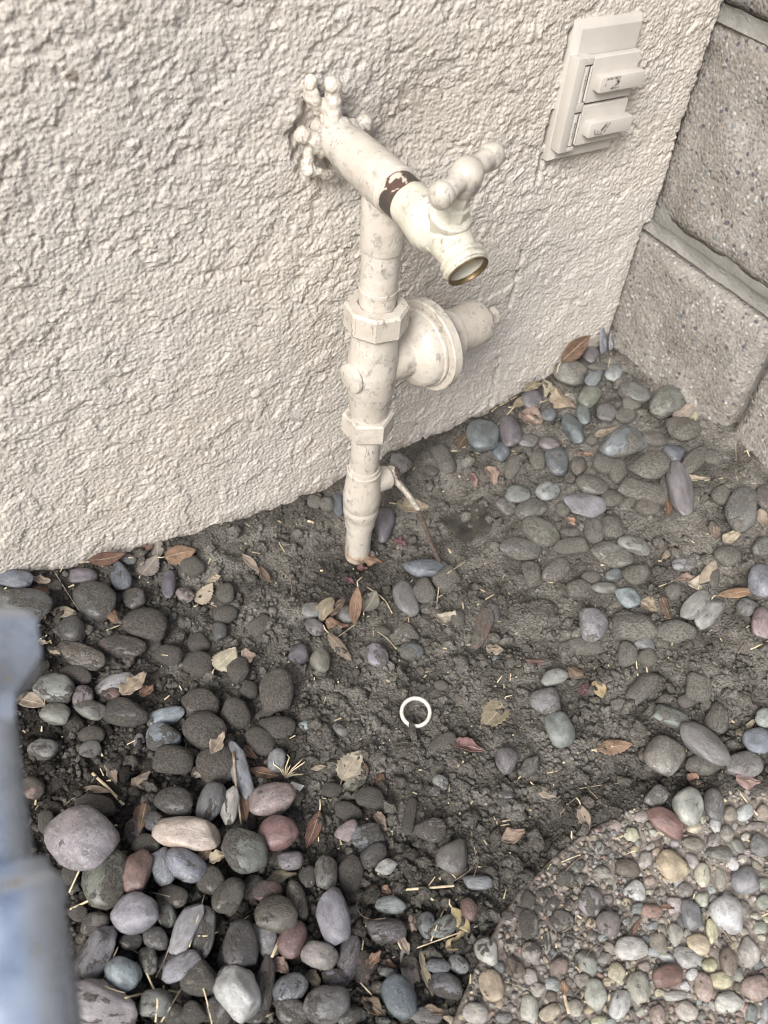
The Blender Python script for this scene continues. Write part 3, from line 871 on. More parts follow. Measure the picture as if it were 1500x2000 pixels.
# ------------------------------------------------------------------ weatherproof outlet cover
OX0, OX1, OZ0, OZ1 = 0.5268, 0.5972, 0.2946, 0.4088
oc = empty('outlet_cover', ((OX0 + OX1) / 2, -0.003, OZ0))
tag(oc, 'beige weatherproof double outlet cover with two hinged flaps on the stucco', 'outlet cover')
W, H = OX1 - OX0, OZ1 - OZ0
def X(u): return OX0 + u * W
def Z(v): return OZ1 - v * H
bm = bmesh.new()    # plate with bevelled rim
y0, y1 = 0.004, -0.0085
bb = 0.0055
lo = [(OX0, y0, OZ0), (OX1, y0, OZ0), (OX1, y0, OZ1), (OX0, y0, OZ1)]
md_ = [(OX0, y1 + 0.0035, OZ0), (OX1, y1 + 0.0035, OZ0), (OX1, y1 + 0.0035, OZ1), (OX0, y1 + 0.0035, OZ1)]
hi = [(OX0 + bb, y1, OZ0 + bb * 0.5), (OX1 - 0.001, y1, OZ0 + bb * 0.5), (OX1 - 0.001, y1, OZ1 - bb), (OX0 + bb, y1, OZ1 - bb)]
L = [[bm.verts.new(p) for p in r] for r in (lo, md_, hi)]
for a, b in zip(L, L[1:]):
    for k in range(4): bm.faces.new((a[k], a[(k + 1) % 4], b[(k + 1) % 4], b[k]))
bm.faces.new(L[2]); bm.faces.new(L[0][::-1])
bmesh.ops.bevel(bm, geom=[e for e in bm.edges], offset=0.0005, segments=2, profile=0.6, affect='EDGES')
plate = bm_obj('plate', bm, M['cover'], None, True, 30)
bm = bmesh.new()    # hinge housing down one side
rbox(bm, (X(0.005), -0.0175, Z(0.895)), (X(0.125), -0.006, Z(0.215)), 0.0006)
for v0, v1 in ((0.215, 0.265), (0.535, 0.60), (0.865, 0.895)):
    rbox(bm, (X(0.118), -0.0170, Z(v1)), (X(0.245), -0.006, Z(v0)), 0.0005)
housing = bm_obj('hinge_housing', bm, M['cover'], None, True, 30)
kids = [plate, housing]
for fi, (v0, v1) in enumerate(((0.225, 0.545), (0.565, 0.865))):
    bm = bmesh.new()
    rbox(bm, (X(0.265), -0.0165, Z(v1)), (X(0.985), -0.0092, Z(v0)), 0.0012, 3)
    flap = bm_obj('flap', bm, M['cover'], None, True, 30)
    bm = bmesh.new()
    tube(bm, [(X(0.185), -0.0135, Z(v1 - 0.012)), (X(0.185), -0.0135, Z(v0 + 0.055))], 0.0034, 16)
    tube(bm, [(X(0.245), -0.0162, Z(v1 - 0.020)), (X(0.245), -0.0162, Z(v0 + 0.055))], 0.0010, 8)
    kn = bm_obj('hinge_barrel', bm, M['cover'], None, True, 30)
    vm = v0 + (0.17 if fi == 0 else 0.16)
    bm = bmesh.new()
    rbox(bm, (X(0.33), -0.0252, Z(vm + 0.056)), (X(1.02), -0.0160, Z(vm - 0.056)), 0.0013, 2)
    bar = bm_obj('pull_bar', bm, M['cover'], None, True, 30)
    # worn print on the bar
    bm = bmesh.new()
    def stroke(pts, w):
        P = [Vector((X(u), -0.02545, Z(v))) for u, v in pts]
        for a, b in zip(P, P[1:]):
            t = (b - a).normalized(); nrm = Vector((t.z, 0, -t.x)) * w
            bm.faces.new([bm.verts.new(q) for q in (a - nrm, b - nrm, b + nrm, a + nrm)])
    if fi == 0:
        stroke([(0.40, vm - 0.042), (0.62, vm - 0.042)], 0.0009)
        stroke([(0.56, vm - 0.030), (0.615, vm - 0.012), (0.57, vm + 0.012)], 0.0014)
        stroke([(0.50, vm + 0.036), (0.57, vm + 0.010)], 0.0008)
        stroke([(0.52, vm + 0.038), (0.63, vm + 0.034)], 0.0011)
        stroke([(0.405, vm - 0.030), (0.405, vm + 0.01)], 0.0004)
    else:
        stroke([(0.40, vm - 0.005), (0.44, vm + 0.036)], 0.0010)
        stroke([(0.455, vm + 0.002), (0.485, vm + 0.036)], 0.0007)
        stroke([(0.50, vm + 0.030), (0.60, vm - 0.040)], 0.0014)
        stroke([(0.57, vm + 0.034), (0.64, vm - 0.038)], 0.0008)
        stroke([(0.43, vm + 0.040), (0.55, vm + 0.038)], 0.0006)
    mk = bm_obj('worn_print', bm, M['mark'], None, False)
    bm = bmesh.new()
    for q in range(5):
        stz = v0 + 0.12 + q * 0.024; 
        P = Vector((X(0.175), -0.0171, Z(stz)))
        bm.faces.new([bm.verts.new(P + Vector(d)) for d in ((-0.0006, 0, -0.0012), (0.0008, 0, -0.0009), (0.0006, 0, 0.0014), (-0.0004, 0, 0.0008))])
    wk = bm_obj('scuff', bm, M['mark'], None, False)
    adopt(oc, flap)
    for k in (kn, bar, mk, wk): k.parent = flap
adopt(oc, *kids)
# dark gap chipped into the stucco beside the plate
# ------------------------------------------------------------------ leaning galvanised pipe close to the camera
def at_depth(px, py, d): 
    r = ray(px, py); return Vector(CAM + r / F_PX * d)
P1, P2 = at_depth(-66, 1400, 0.262), at_depth(-10, 1900, 0.240)
GD = (P2 - P1).normalized()
foot_t = (P1.z - 0.0) / -GD.z
top_t = -((0.0 - P1.y) / -GD.y) if GD.y < 0 else 0.0
gp = empty('galvanised_pipe', P1 + GD * foot_t)
tag(gp, 'blurred pale blue-grey galvanised pipe with couplings at the side edge close to the camera', 'pipe')
def t_of(py):   # parameter on the axis whose image row is py
    a, b = -0.2, 0.3
    for _ in range(40):
        mm = (a + b) / 2; q = ROT.T @ (np.array(P1 + GD * mm) - CAM)
        if q[1] / q[2] * F_PX + 1000 < py: a = mm
        else: b = mm
    return a
bm = bmesh.new()
lathe(bm, [(t_of(1235) - 0.055, 0.0), (t_of(1235) - 0.055, 0.0135), (foot_t + 0.01, 0.0135)], P1, GD, 40)
g1 = bm_obj('tube', bm, M['galv'], None, True, 40)
ta = t_of(1725)
bm = bmesh.new()
lathe(bm, [(ta, 0.0135), (ta + 0.002, 0.0190), (ta + 0.0045, 0.0208), (ta + 0.010, 0.0208), (ta + 0.012, 0.0200), (ta + 0.040, 0.0206), (ta + 0.046, 0.0200), (ta + 0.050, 0.0135)], P1, GD, 40)
g2 = bm_obj('coupling', bm, M['galv'], None, True, 40)
tb, tc_ = t_of(1235), t_of(1345)
bm = bmesh.new()
lathe(bm, [(tb - 0.004, 0.0135), (tb, 0.0230), (tb + 0.003, 0.0262), (tc_ - 0.003, 0.0262), (tc_, 0.0230), (tc_ + 0.006, 0.0160), (t_of(1425), 0.0152), (t_of(1440), 0.0135)], P1, GD, 6, 0.35)
g3 = bm_obj('hex_nut', bm, M['galv'], None, True, 25)
bm = bmesh.new()
lathe(bm, [(ta - 0.0035, 0.0136), (ta - 0.003, 0.0168), (ta + 0.0005, 0.0176), (ta + 0.002, 0.0186)], P1, GD, 40)
g4 = bm_obj('collar', bm, M['galv'], None, True, 40)
adopt(gp, g1, g2, g3)
g4.parent = g2

# ------------------------------------------------------------------ loose stones
CROPS = dict(A=(0, 1000, 2.5), B=(450, 1050, 2.5), C=(900, 1000, 2.5), D=(80, 1450, 2.7273), E=(500, 1500, 3.0), F=(900, 1500, 2.5), G=(900, 560, 2.5), H=(600, 840, 4.1667))
COLR = {  # code: (linear colour, word)
    'g': ((0.20, 0.195, 0.182), 'grey'), 'bg': ((0.165, 0.19, 0.215), 'blue-grey'), 'lg': ((0.36, 0.355, 0.33), 'pale grey'),
    'dg': ((0.095, 0.092, 0.090), 'dark grey'), 'br': ((0.155, 0.115, 0.088), 'brown'), 'rd': ((0.20, 0.092, 0.075), 'dark red'),
    'pk': ((0.31, 0.225, 0.205), 'pink'), 'pu': ((0.195, 0.165, 0.185), 'purple-grey'), 'lp': ((0.285, 0.268, 0.290), 'mauve'),
    'wh': ((0.50, 0.465, 0.425), 'whitish'), 'tn': ((0.48, 0.37, 0.22), 'tan'), 'gn': ((0.225, 0.25, 0.225), 'green-grey'),
    'ol': ((0.225, 0.21, 0.168), 'olive-grey'), 'so': ((0.145, 0.122, 0.095), 'earth-brown'), 'lb': ((0.29, 0.33, 0.36), 'pale blue-grey'),
    'cr': ((0.55, 0.46, 0.32), 'cream'), 'rp': ((0.29, 0.135, 0.11), 'brick-red')}
# crop x y half-length half-width angle colour shape(r round, a angular) dust lift_mm [| anchor phrase | label]
STONES = '''
A 70 325 92 48 5 bg r .1 4 | slate oval stone | smooth slate-grey oval stone pressed against the stucco beside the frame edge
A 100 450 150 85 8 g r .5 2 | big patched stone | big grey stone capped with dark soil patches near the galvanised pipe
A 408 310 68 38 -5 pu r .1 2 | purple oval stone | small smooth purple-grey oval stone at the stucco foot
A 470 425 112 90 20 dg r .45 3 | round dark stone | large round dark stone with thin soil cap near the stucco foot
A 588 310 72 50 75 bg r .25 3 | holed-looking stone | upright blue-grey stone with a dark central stain below the rust leaf
A 825 352 65 32 95 pu r .05 4 | slim purple stone | slim upright purple stone standing on end in dark soil
A 655 425 55 55 0 pu r .45 1
A 905 405 45 38 20 pk r .35 1
A 940 265 60 50 10 so r .7 1
A 1100 400 50 45 90 so r .8 0
A 715 545 110 78 5 so r .6 3 | broad soil-coated stone | broad earth-coated stone in the dark soil below the stucco
A 355 575 62 62 0 dg r .3 2
A 400 705 120 58 20 br r .3 3 | long brown stone | long smooth brown oval stone tilted in the dark soil
A 600 660 112 55 5 br r .5 2
A 1075 580 44 35 80 dg r .1 2
A 1165 770 60 55 60 so a .7 3
A 160 690 55 45 90 dg r .4 1
A 820 700 72 50 0 so r .8 0
A 270 860 98 70 5 lg r .45 2 | soil-topped pale stone | pale grey stone half covered by dark soil beside the galvanised pipe
A 405 905 60 55 90 pu r .3 2
A 273 982 74 52 0 ol r .2 3 | speckled oval stone | small speckled grey-tan oval stone below a tan leaf
A 440 960 78 50 10 ol r .35 2
A 615 980 110 65 8 dg r .4 3 | wide dark stone | wide dark oval stone with a straw chip on top
A 560 835 100 45 -20 lg r .25 2 | flat pale stone | flat pale grey stone under a torn tan leaf
A 545 890 45 32 0 rd r .4 3
A 810 1000 92 45 -12 lb r .15 2
A 800 1100 85 65 -10 lb r .45 3 | white-streaked stone | blue-grey stone with white crust and a soil cap
A 980 935 98 72 5 so r .6 1
A 1005 1065 110 90 10 so r .8 2
A 1155 985 76 68 0 so r .9 1
A 1350 870 105 85 100 so a .85 4 | tall lumpy clod-stone | tall lumpy earth-caked stone standing between pebbles and bare soil
A 1215 870 46 46 0 so r .9 1
A 1350 1060 90 65 0 so r .85 0
A 1270 1120 80 60 20 so r .8 0
A 850 1210 96 76 0 so r .65 3
A 1060 1240 100 95 40 so r .7 1
A 205 1160 75 52 0 g r .4 1
A 440 1155 56 42 -20 g r .3 1
A 680 1125 42 30 80 pu r .2 2
A 1350 1210 58 42 105 lp r .1 3 | mauve egg stone | small mauve egg-shaped stone beside a tuft of dry grass
A 370 795 85 45 10 so r .8 0
A 450 1085 62 48 0 so r .8 0
A 1165 1260 150 54 70 lp a .1 6 | wedge stone | long pale mauve wedge-shaped stone crossed by a dry grey blade
A 1330 1402 118 76 -18 pk r .2 5 | pink granite stone | oblong pink-brown granite stone beside the white chip
A 160 1350 58 52 20 rd r .5 1
A 470 1430 102 50 12 br r .7 0
A 965 1272 38 32 30 tn a .4 2
A 1300 985 52 26 -25 so r .8 0
A 430 505 42 36 0 so r .6 0
A 1100 500 58 45 -20 so r .9 0
A 975 640 56 46 0 so r .8 0
A 975 745 72 62 0 so r .9 0
A 630 235 38 26 10 g r .3 1
A 1270 555 62 46 -30 so r .9 -1
A 270 360 40 30 10 g r .7 0
A 740 640 50 38 0 so r .8 0
A 930 1180 40 30 20 so a .8 0
B 400 358 52 38 0 g r .2 2
B 410 436 52 38 25 g r .2 2
B 335 575 56 50 0 pu a .2 2
B 438 598 62 50 80 ol r .1 3 | pale round stone | pale rounded olive-grey stone, partner of a square purple one
B 852 302 88 54 65 g r .15 4 | grey egg stone | smooth warm-grey egg-shaped stone in front of the pipe
B 945 258 64 58 80 so r .65 3
B 957 152 120 44 8 bg a .05 3 | blue wedge stone | blue-grey slate wedge under the rusty lever tip
B 1055 205 64 52 -20 so a .75 1
B 715 582 64 50 60 lp r .35 3 | grey-mauve stone | soil-topped grey-mauve stone in mid soil below the dry leaves
B 885 556 58 40 5 bg r .4 1
B 870 468 58 38 20 pk r .55 1
B 575 375 46 42 0 g r .2 1
B 1232 447 98 40 106 rp a .45 4 | red wedge stone | dusty brick-red angular wedge stone on the bare soil
B 1287 370 42 28 85 pu r .35 2
B 390 917 56 24 -5 lb r .1 2 | pale blue chip | thin pale blue-grey stone chip on dark soil
B 537 937 42 26 30 g r .35 1
B 1040 1007 66 44 -20 so a .7 1
B 1348 1090 62 52 75 pu r .12 4 | blue-purple egg | smooth blue-purple egg-shaped stone on the soil right of the ring
B 1025 1195 40 32 30 lg r .35 1
B 995 1238 28 24 0 lg r .4 0
B 1372 612 28 22 80 so r .5 1
B 1455 1130 58 34 -35 ol a .4 1
B 1110 395 34 40 0 so r .8 0
B 745 455 34 30 0 so a .7 0
B 615 660 22 18 90 so r .6 0
B 500 1230 44 34 20 so r .9 -1
B 940 735 22 20 0 so r .7 0
B 1030 720 36 26 10 so r .8 0
H 760 275 95 72 25 g a .35 1 | triangular stone | flat triangular grey stone at the wall foot behind the valve
H 625 770 132 80 95 pu r .1 4 | pipe-side stone | smooth grey-mauve stone standing beside the pipe foot
H 1115 232 128 78 58 g r .6 1
H 160 602 60 60 0 g r .55 2
H 252 602 100 45 85 bg r .25 1
H 60 585 62 52 0 so r .6 1
H 1010 330 60 42 20 g a .6 0
C 390 100 102 62 18 ol r .5 3 | olive oblong stone | dusty olive-grey oblong stone, upper one of two side by side
C 290 182 98 52 16 g r .4 3 | lower oblong stone | dusty grey oblong stone with a white crumb beneath it
C 350 306 60 54 70 so a .6 2
C 468 290 70 48 -28 g r .6 2
C 535 97 50 28 0 so r .5 1
C 650 92 62 46 80 pu r .55 2
C 745 75 62 54 60 so r .7 1
C 740 207 108 56 22 ol r .5 3
C 845 162 82 42 22 lg r .35 3 | light speckled stone | light speckled grey stone among dusty oblong ones
C 540 167 90 38 0 so a .6 1
C 750 307 42 32 -18 bg r .1 2 | little blue stone | little smooth blue-grey pebble among dusty stones
C 865 297 74 52 -5 so a .7 2
C 585 377 74 48 5 br a .5 2
C 705 371 62 25 6 ol r .25 3
C 815 412 64 48 30 lb a .12 4 | glossy blue stone | pale blue angular stone with a bright face on the soil
C 650 557 78 68 50 lp a .2 5 | three-cornered stone | three-cornered pinkish grey stone alone on the bare soil
C 865 562 122 74 8 so a .92 2
C 1050 582 98 54 5 so r .92 0
C 815 697 58 48 80 so r .6 2
C 912 712 46 42 0 so r .7 1
C 895 642 50 32 8 lp r .25 3
C 525 662 52 34 0 so r .6 1
C 1142 456 84 46 -42 lg r .12 4 | slanted pale stone | pale grey oval stone slanting against a triangular one
C 1215 492 78 52 -62 lg a .15 2
C 1045 386 48 38 0 so r .5 1
C 1470 332 84 64 62 lb r .04 5 | edge blue stone | smooth pale blue-grey stone at the frame edge beside an orange leaf
C 1390 467 46 42 0 gn r .35 2
C 1472 540 76 56 70 pk r .12 4 | pinkish edge stone | smooth pinkish-purple stone at the frame edge
C 455 807 68 38 -18 wh r .3 4 | white-faced pebble | whitish pebble with a dusty top on the bare soil
C 422 922 78 72 30 lp r .35 4 | dusty lilac stone | rounded lilac stone with a dusty side, above a flat green one
C 485 1062 84 64 58 gn r .1 4 | flat green stone | smooth flat green-grey oval stone on the bare soil
C 990 1190 98 90 60 ol r .1 5 | rounded triangle stone | smooth rounded triangular olive-grey stone
C 1195 1132 150 66 35 ol r .1 7 | long oblong stone | long smooth olive-grey oblong stone lying aslant
C 1185 1232 86 52 5 so r .5 1
C 1385 1237 90 68 -8 g r .2 3
C 1452 1120 74 60 10 lb r .12 5 | round pale-blue stone | rounded pale blue-grey stone beside the frame edge
C 1488 1005 60 46 0 lg r .15 4
C 1255 1002 78 58 95 so a .5 2
C 1025 1002 92 46 20 gn a .35 3 | green slab chip | angular green-grey stone slab chip pointing at the long oblong stone
C 900 847 102 52 -50 so a .8 1
C 1160 852 72 62 70 so a .7 1
C 1300 212 62 50 20 pu r .55 1
C 1478 172 50 46 0 g r .45 3
C 1085 257 52 30 5 lp r .3 1
C 1232 322 46 34 90 so r .5 1
C 335 1242 60 34 -40 ol a .35 2
C 218 1380 42 24 10 lg a .5 1
C 640 322 46 34 0 so r .8 0
C 610 655 90 40 5 so r .9 -1
C 1100 925 40 30 10 so r .8 0
C 250 738 22 26 90 g r .6 1
C 445 522 20 16 0 gn r .5 0
C 170 715 20 16 0 bg r .3 1
G 540 420 82 66 5 ol r .12 4 | corner olive stone | big rounded olive stone in the corner under the rust leaf
G 635 330 46 38 100 pu r .15 3 | dark purple pebble | dark purple pebble beside the feather in the corner
G 655 445 52 32 -40 lb r .12 3
G 745 425 42 40 0 lg r .25 3 | corner grey pebble | round pale grey pebble below the feather
G 630 532 64 46 -35 ol r .25 3
G 782 460 48 34 -42 so r .4 2
G 848 522 78 52 25 g r .35 3
G 835 567 48 42 30 so a .75 6
G 1010 562 98 74 -40 ol r .2 5 | big dusty olive stone | big olive stone leaning at the block wall foot
G 710 618 48 44 0 g r .2 3 | round grey pebble | small perfectly round grey pebble among stones near the block wall
G 805 627 50 40 0 so r .55 2
G 1080 702 86 64 5 so r .5 3
G 790 762 114 72 -12 lb r .4 5 | pale-fronted stone | large stone with pale blue front and soil-dusted top
G 550 690 80 48 68 bg a .05 6 | blue diamond stone | blue-grey diamond-shaped flat stone standing on its point
G 597 622 52 34 80 gn r .2 3
G 345 557 52 48 0 pu r .15 3
G 430 627 38 34 0 bg r .1 4 | tiny blue pebble | tiny smooth blue pebble among dry leaves near the stucco
G 105 732 86 78 80 bg r .12 4 | wall-foot round stone | rounded blue-grey stone touching the stucco foot near the regulator
G 240 706 78 52 72 pu r .1 4 | mauve oval stone | smooth mauve oval stone by the stucco foot
G 198 803 48 44 100 bg r .12 4 | small slate pebble | small slate-blue pebble below the mauve oval stone
G 330 750 52 30 0 lp r .4 1
G 432 766 52 36 15 pu r .3 2
G 470 857 76 56 55 bg r .15 4 | slate egg stone | slate-blue egg-shaped stone at the edge of bare soil
G 255 882 58 36 105 g r .75 1
G 375 852 46 38 70 g r .75 1
G 575 877 46 40 80 br r .45 2
G 700 867 60 50 20 so r .6 2
G 765 902 62 46 95 so r .7 1
G 925 877 98 74 -10 so a .8 3
G 1040 817 54 44 30 bg r .2 2 | purple-blue pebble | purple-blue pebble above the finger-shaped mauve stone
G 1145 845 92 42 -45 so a .5 3
G 1070 990 126 58 78 lp r .15 7 | mauve finger stone | tall mauve finger-shaped stone leaning on the others
G 1370 1087 104 78 84 g r .3 5 | dusty-topped grey stone | large grey stone with dusty top and pale lower end by itself
G 275 1020 60 44 8 lg r .25 4 | twin grey pebble | smooth pale grey oval pebble, left one of a pair on bare soil
G 425 996 54 44 -5 lg r .2 4 | second twin pebble | smooth pale grey round pebble, right one of a pair on bare soil
G 220 1070 54 34 25 g r .35 2
G 345 1087 74 52 -18 ol r .45 3
G 600 1067 104 68 18 lp a .15 5 | lilac angular stone | angular lilac stone with rough pinkish face
G 640 966 82 48 8 ol r .5 4
G 890 1002 126 50 15 so a .6 3
G 915 1077 62 44 5 br r .5 2
G 1000 960 56 30 90 so r .4 1
G 1230 837 44 38 0 lg r .55 1
G 950 742 62 40 5 so r .5 1
G 1270 1012 48 44 0 so r .7 1
G 1480 1032 60 44 90 so r .5 2
G 500 1082 42 38 0 g r .45 2
G 740 1032 52 44 0 so r .6 1
G 680 392 62 20 5 so r .5 1
G 640 745 30 28 0 so r .6 0
G 760 820 46 30 0 so r .7 0
E 125 378 122 98 -22 rp r .2 6 | brick-red stone | smooth brick-red oval stone with dark stain beside the pink granite one
E 200 537 76 60 0 pu r .2 5
E 670 172 86 62 8 so r .7 2 | soil-grey pebble | rounded soil-grey stone below the pale leaf with stalk
E 540 252 80 54 5 so r .7 1
E 535 377 74 54 -28 pk a .05 5 | pink block stone | small block-shaped pink and purple stone
E 650 400 100 68 -15 bg r .45 3 | half-blue stone | blue-grey oval stone half coated with soil beside the pink block
E 900 282 110 36 100 br a .6 2
E 1020 362 92 72 8 pk r .55 3 | brown-pink stone | rounded brown-pink stone dusted with soil on bare ground
E 1160 512 110 88 112 ol r .15 5 | kidney stone | smooth grey-olive kidney-shaped stone beside a curling root
E 1300 667 84 46 6 lp r .15 4 | shiny mauve stone | shiny mauve oval stone near the stepping stone edge
E 410 612 98 66 96 g r .3 4
E 300 637 64 50 95 dg r .45 2
E 550 615 112 78 95 so r .8 1
E 690 512 88 58 -30 dg r .5 2
E 762 580 66 44 -12 wh a .02 5 | white-red chip | small white and red triangular stone chip
E 450 866 162 96 82 lp a .06 8 | lavender stone | large pale lavender-blue stone with faint veins in the heap
E 790 800 92 54 8 gn r .25 3
E 765 947 116 76 2 dg r .35 4 | smooth dark oval | smooth dark purple-grey oval stone sunk in loose soil
E 375 1097 108 78 25 ol r .1 6 | olive pebble | smooth olive oval stone below the lavender one
E 545 1112 140 64 100 pu r .2 4
E 470 1232 84 62 0 pu r .35 2
E 215 1002 114 78 105 rd r .2 5 | dark red egg | dark red-brown egg-shaped stone in the heap
E 120 856 126 106 -8 br r .3 7 | plump brown stone | plump dusty brown-grey stone in the heap
E 240 775 122 58 74 br r .5 4
E 70 722 84 64 10 rd r .45 3
E 200 1290 110 82 -45 bg r .25 5 | dark blue stone | dark blue-green stone in the heap near the picture bottom
E 415 1387 142 118 -20 g r .35 7 | big grey-brown stone | big rounded grey-brown stone at the picture bottom
E 210 1432 108 80 30 dg r .35 4
E 840 1342 134 92 70 bg r .04 8 | slate-blue egg | smooth slate-blue egg-shaped stone beside the long grey leaf
E 1000 922 78 54 85 gn r .25 3
E 1100 932 88 58 -45 gn r .25 4 | green-grey oval | green-grey oval stone under crossed straws
E 1065 1162 74 44 15 bg r .2 4
E 1185 1152 68 50 50 lp r .3 3
E 1110 1272 104 72 20 pu r .45 3
E 1250 827 72 52 70 rd r .25 3 | wine-red stone | wine-red stone tucked against the stepping stone edge
E 1000 1452 92 52 5 g r .2 4
E 775 1197 48 28 5 gn r .3 4
E 620 1162 92 58 85 rd r .55 2
E 55 1012 102 64 60 g r .25 4
E 560 1452 92 58 -20 dg r .4 2
E 440 130 52 40 0 so r .8 0
E 745 1485 44 26 0 g r .4 3
E 1230 330 30 24 0 gn r .4 1
E 1090 85 36 30 40 lg r .4 2
E 1050 130 30 24 0 lg r .45 1
E 880 1440 60 50 0 g r .5 1
E 1440 200 34 24 0 g r .6 1
D 215 515 188 162 20 lp r .12 10 | great lavender stone | largest stone, smooth lavender-grey and rounded, beside the galvanised pipe
D 345 722 168 124 112 ol r .45 6 | brown-olive stone | large brown-olive stone under the lavender-grey one
D 505 682 124 84 106 rp a .12 9 | red angular stone | angular red and pink stone in the heap
D 780 478 178 92 10 cr a .02 10 | cream quartz stone | cream quartz stone with orange stains on top of the heap
D 655 660 100 66 80 bg r .1 7 | paired blue stone | smooth blue stone, lower of an overlapping pair below the quartz
D 765 652 114 78 32 bg r .15 10
D 1085 582 132 118 20 g r .4 6 | round banded stone | large round grey stone with pale scuffs in the heap
D 500 907 132 104 -25 lp r .06 10 | lilac stone | smooth rounded lilac stone with a soil stain in the heap
D 770 987 152 62 115 lg a .12 9 | pale green point | pale green-grey pointed stone in the middle of the heap
D 668 910 78 54 80 gn r .45 4
D 305 1117 165 82 -55 lp a .35 6 | mauve wedge | mauve-brown wedge stone beside the galvanised pipe coupling
D 290 967 80 62 -25 ol r .35 4
D 440 1227 96 88 80 lb r .06 8 | pale blue round | round pale blue-grey stone near the picture bottom
D 572 1162 78 52 80 ol r .35 4
D 745 1197 118 60 -35 lp r .15 8 | two-tone stone | two-tone mauve and brown oval stone in the heap
D 612 1042 74 60 20 dg r .25 5
D 310 1392 205 128 10 wh a .3 7 | mottled block stone | big mottled whitish block-like stone at the picture bottom
D 615 1387 88 78 -20 gn r .2 5 | teal-grey stone | teal-grey stone crossed by dry grass near the picture bottom
D 1050 1312 150 112 62 wh a .04 11 | chalky white stone | chalky white angular stone on top of the heap
D 1060 1077 130 98 82 dg r .3 8 | dark egg stone | smooth dark egg-shaped stone above the chalky white one
D 850 1257 102 94 20 so r .55 4
D 872 1012 142 58 102 g r .35 5
D 1000 817 104 80 110 so r .55 6
D 905 732 84 74 20 so r .6 4
D 1180 1032 76 68 40 g r .2 5
D 1190 1292 165 52 96 so r .5 3
D 600 422 56 50 0 dg r .3 4
D 560 547 78 56 0 so r .6 2
D 715 312 106 74 12 dg r .4 5 | soil-backed stone | dark grey stone under a torn leaf above the quartz
D 905 322 112 70 108 g r .3 6 | grey-capped stone | grey stone with a pale rim above the round banded one
D 1005 337 102 48 100 wh r .3 6
D 700 822 84 60 10 so r .6 3
D 820 1442 66 60 0 so r .5 3
D 720 1452 64 60 0 so r .55 2
D 955 1422 82 68 80 g r .45 3
D 200 905 54 48 0 pu r .55 1
D 480 1060 60 50 0 dg r .5 2
D 1120 1440 80 60 0 dg r .5 2
D 30 420 44 60 10 so r .6 1
D 160 700 50 60 0 dg r .6 1
F 1110 182 96 76 80 wh r .15 7 | cream-grey stone | smooth cream-grey rounded stone lying on the stepping stone
F 1235 172 76 48 84 pu r .12 5 | purple-grey egg | purple-grey egg stone beside the cream-grey one on the slab
F 960 137 58 46 -40 lg a .4 3
F 1000 262 106 54 34 rp a .06 5 | red-white stone | split red and white stone at the edge of the stepping stone
'''
ANCH = [(815, 1390, 'white ring'), (697, 1080, 'pipe foot'), (866, 1116, 'lever tip'), (1180, 660, 'feather'), (1440, 815, 'block wall joint'), (960, 1790, 'slab edge')]

def ico(sub):
    b = bmesh.new(); bmesh.ops.create_icosphere(b, subdivisions=sub, radius=1.0)
    v = np.array([p.co[:] for p in b.verts]); f = [tuple(q.index for q in t.verts) for t in b.faces]; b.free()
    return v, f
ICO3, ICO1, ICO2 = ico(4), ico(2), ico(3)
def stone_mesh(kind, seed, base=ICO2):
    r = random.Random(seed); v, f = base[0].copy(), base[1]
    off = Vector((r.uniform(-50, 50), r.uniform(-50, 50), r.uniform(-50, 50)))
    # superellipsoid squareness, then cuts
    p = r.uniform(2.15, 2.7) if kind == 'r' else r.uniform(2.4, 3.2)
    n = (np.abs(v) ** p).sum(1) ** (1 / p); v = v / n[:, None]
    lo = np.array([1 + 0.20 * mnoise.noise(Vector(q) * 0.9 + off) + 0.075 * mnoise.noise(Vector(q) * 2.3 + off) for q in v])
    v = v * lo[:, None]
    cuts = r.randint(8, 13) if kind == 'a' else r.randint(5, 8)
    for _ in range(cuts):
        d = Vector((r.gauss(0, 1), r.gauss(0, 1), r.gauss(0, 0.8))).normalized(); d = np.array(d)
        k = r.uniform(0.62, 0.86) if kind == 'a' else r.uniform(0.74, 0.92)
        t = v @ d - k
        soft = 0.10 if kind == 'a' else 0.30
        v = v - np.outer(np.where(t > 0, t * (1 - soft), 0), d)
    if kind == 'a':
        v = v * np.array([1 + 0.03 * mnoise.noise(Vector(q) * 5 + off) + 0.016 * mnoise.noise(Vector(q) * 11 + off) for q in v])[:, None]
    else:
        v = v * np.array([1 + 0.016 * mnoise.noise(Vector(q) * 5 + off) + 0.007 * mnoise.noise(Vector(q) * 12 + off) for q in v])[:, None]
    c = (v.max(0) + v.min(0)) / 2; v = (v - c) / ((v.max(0) - v.min(0)) / 2)
    me = bpy.data.meshes.new('stone_shape')
    me.from_pydata([tuple(q) for q in v], [], f); me.update(); me.shade_smooth()
    me.materials.append(M['pebble'])
    return me
SHAPES = {'r': [stone_mesh('r', 100 + i) for i in range(16)], 'a': [stone_mesh('a', 300 + i) for i in range(14)]}
ELL = []          # ellipsoids of placed stones: centre, axes, for things that rest on them
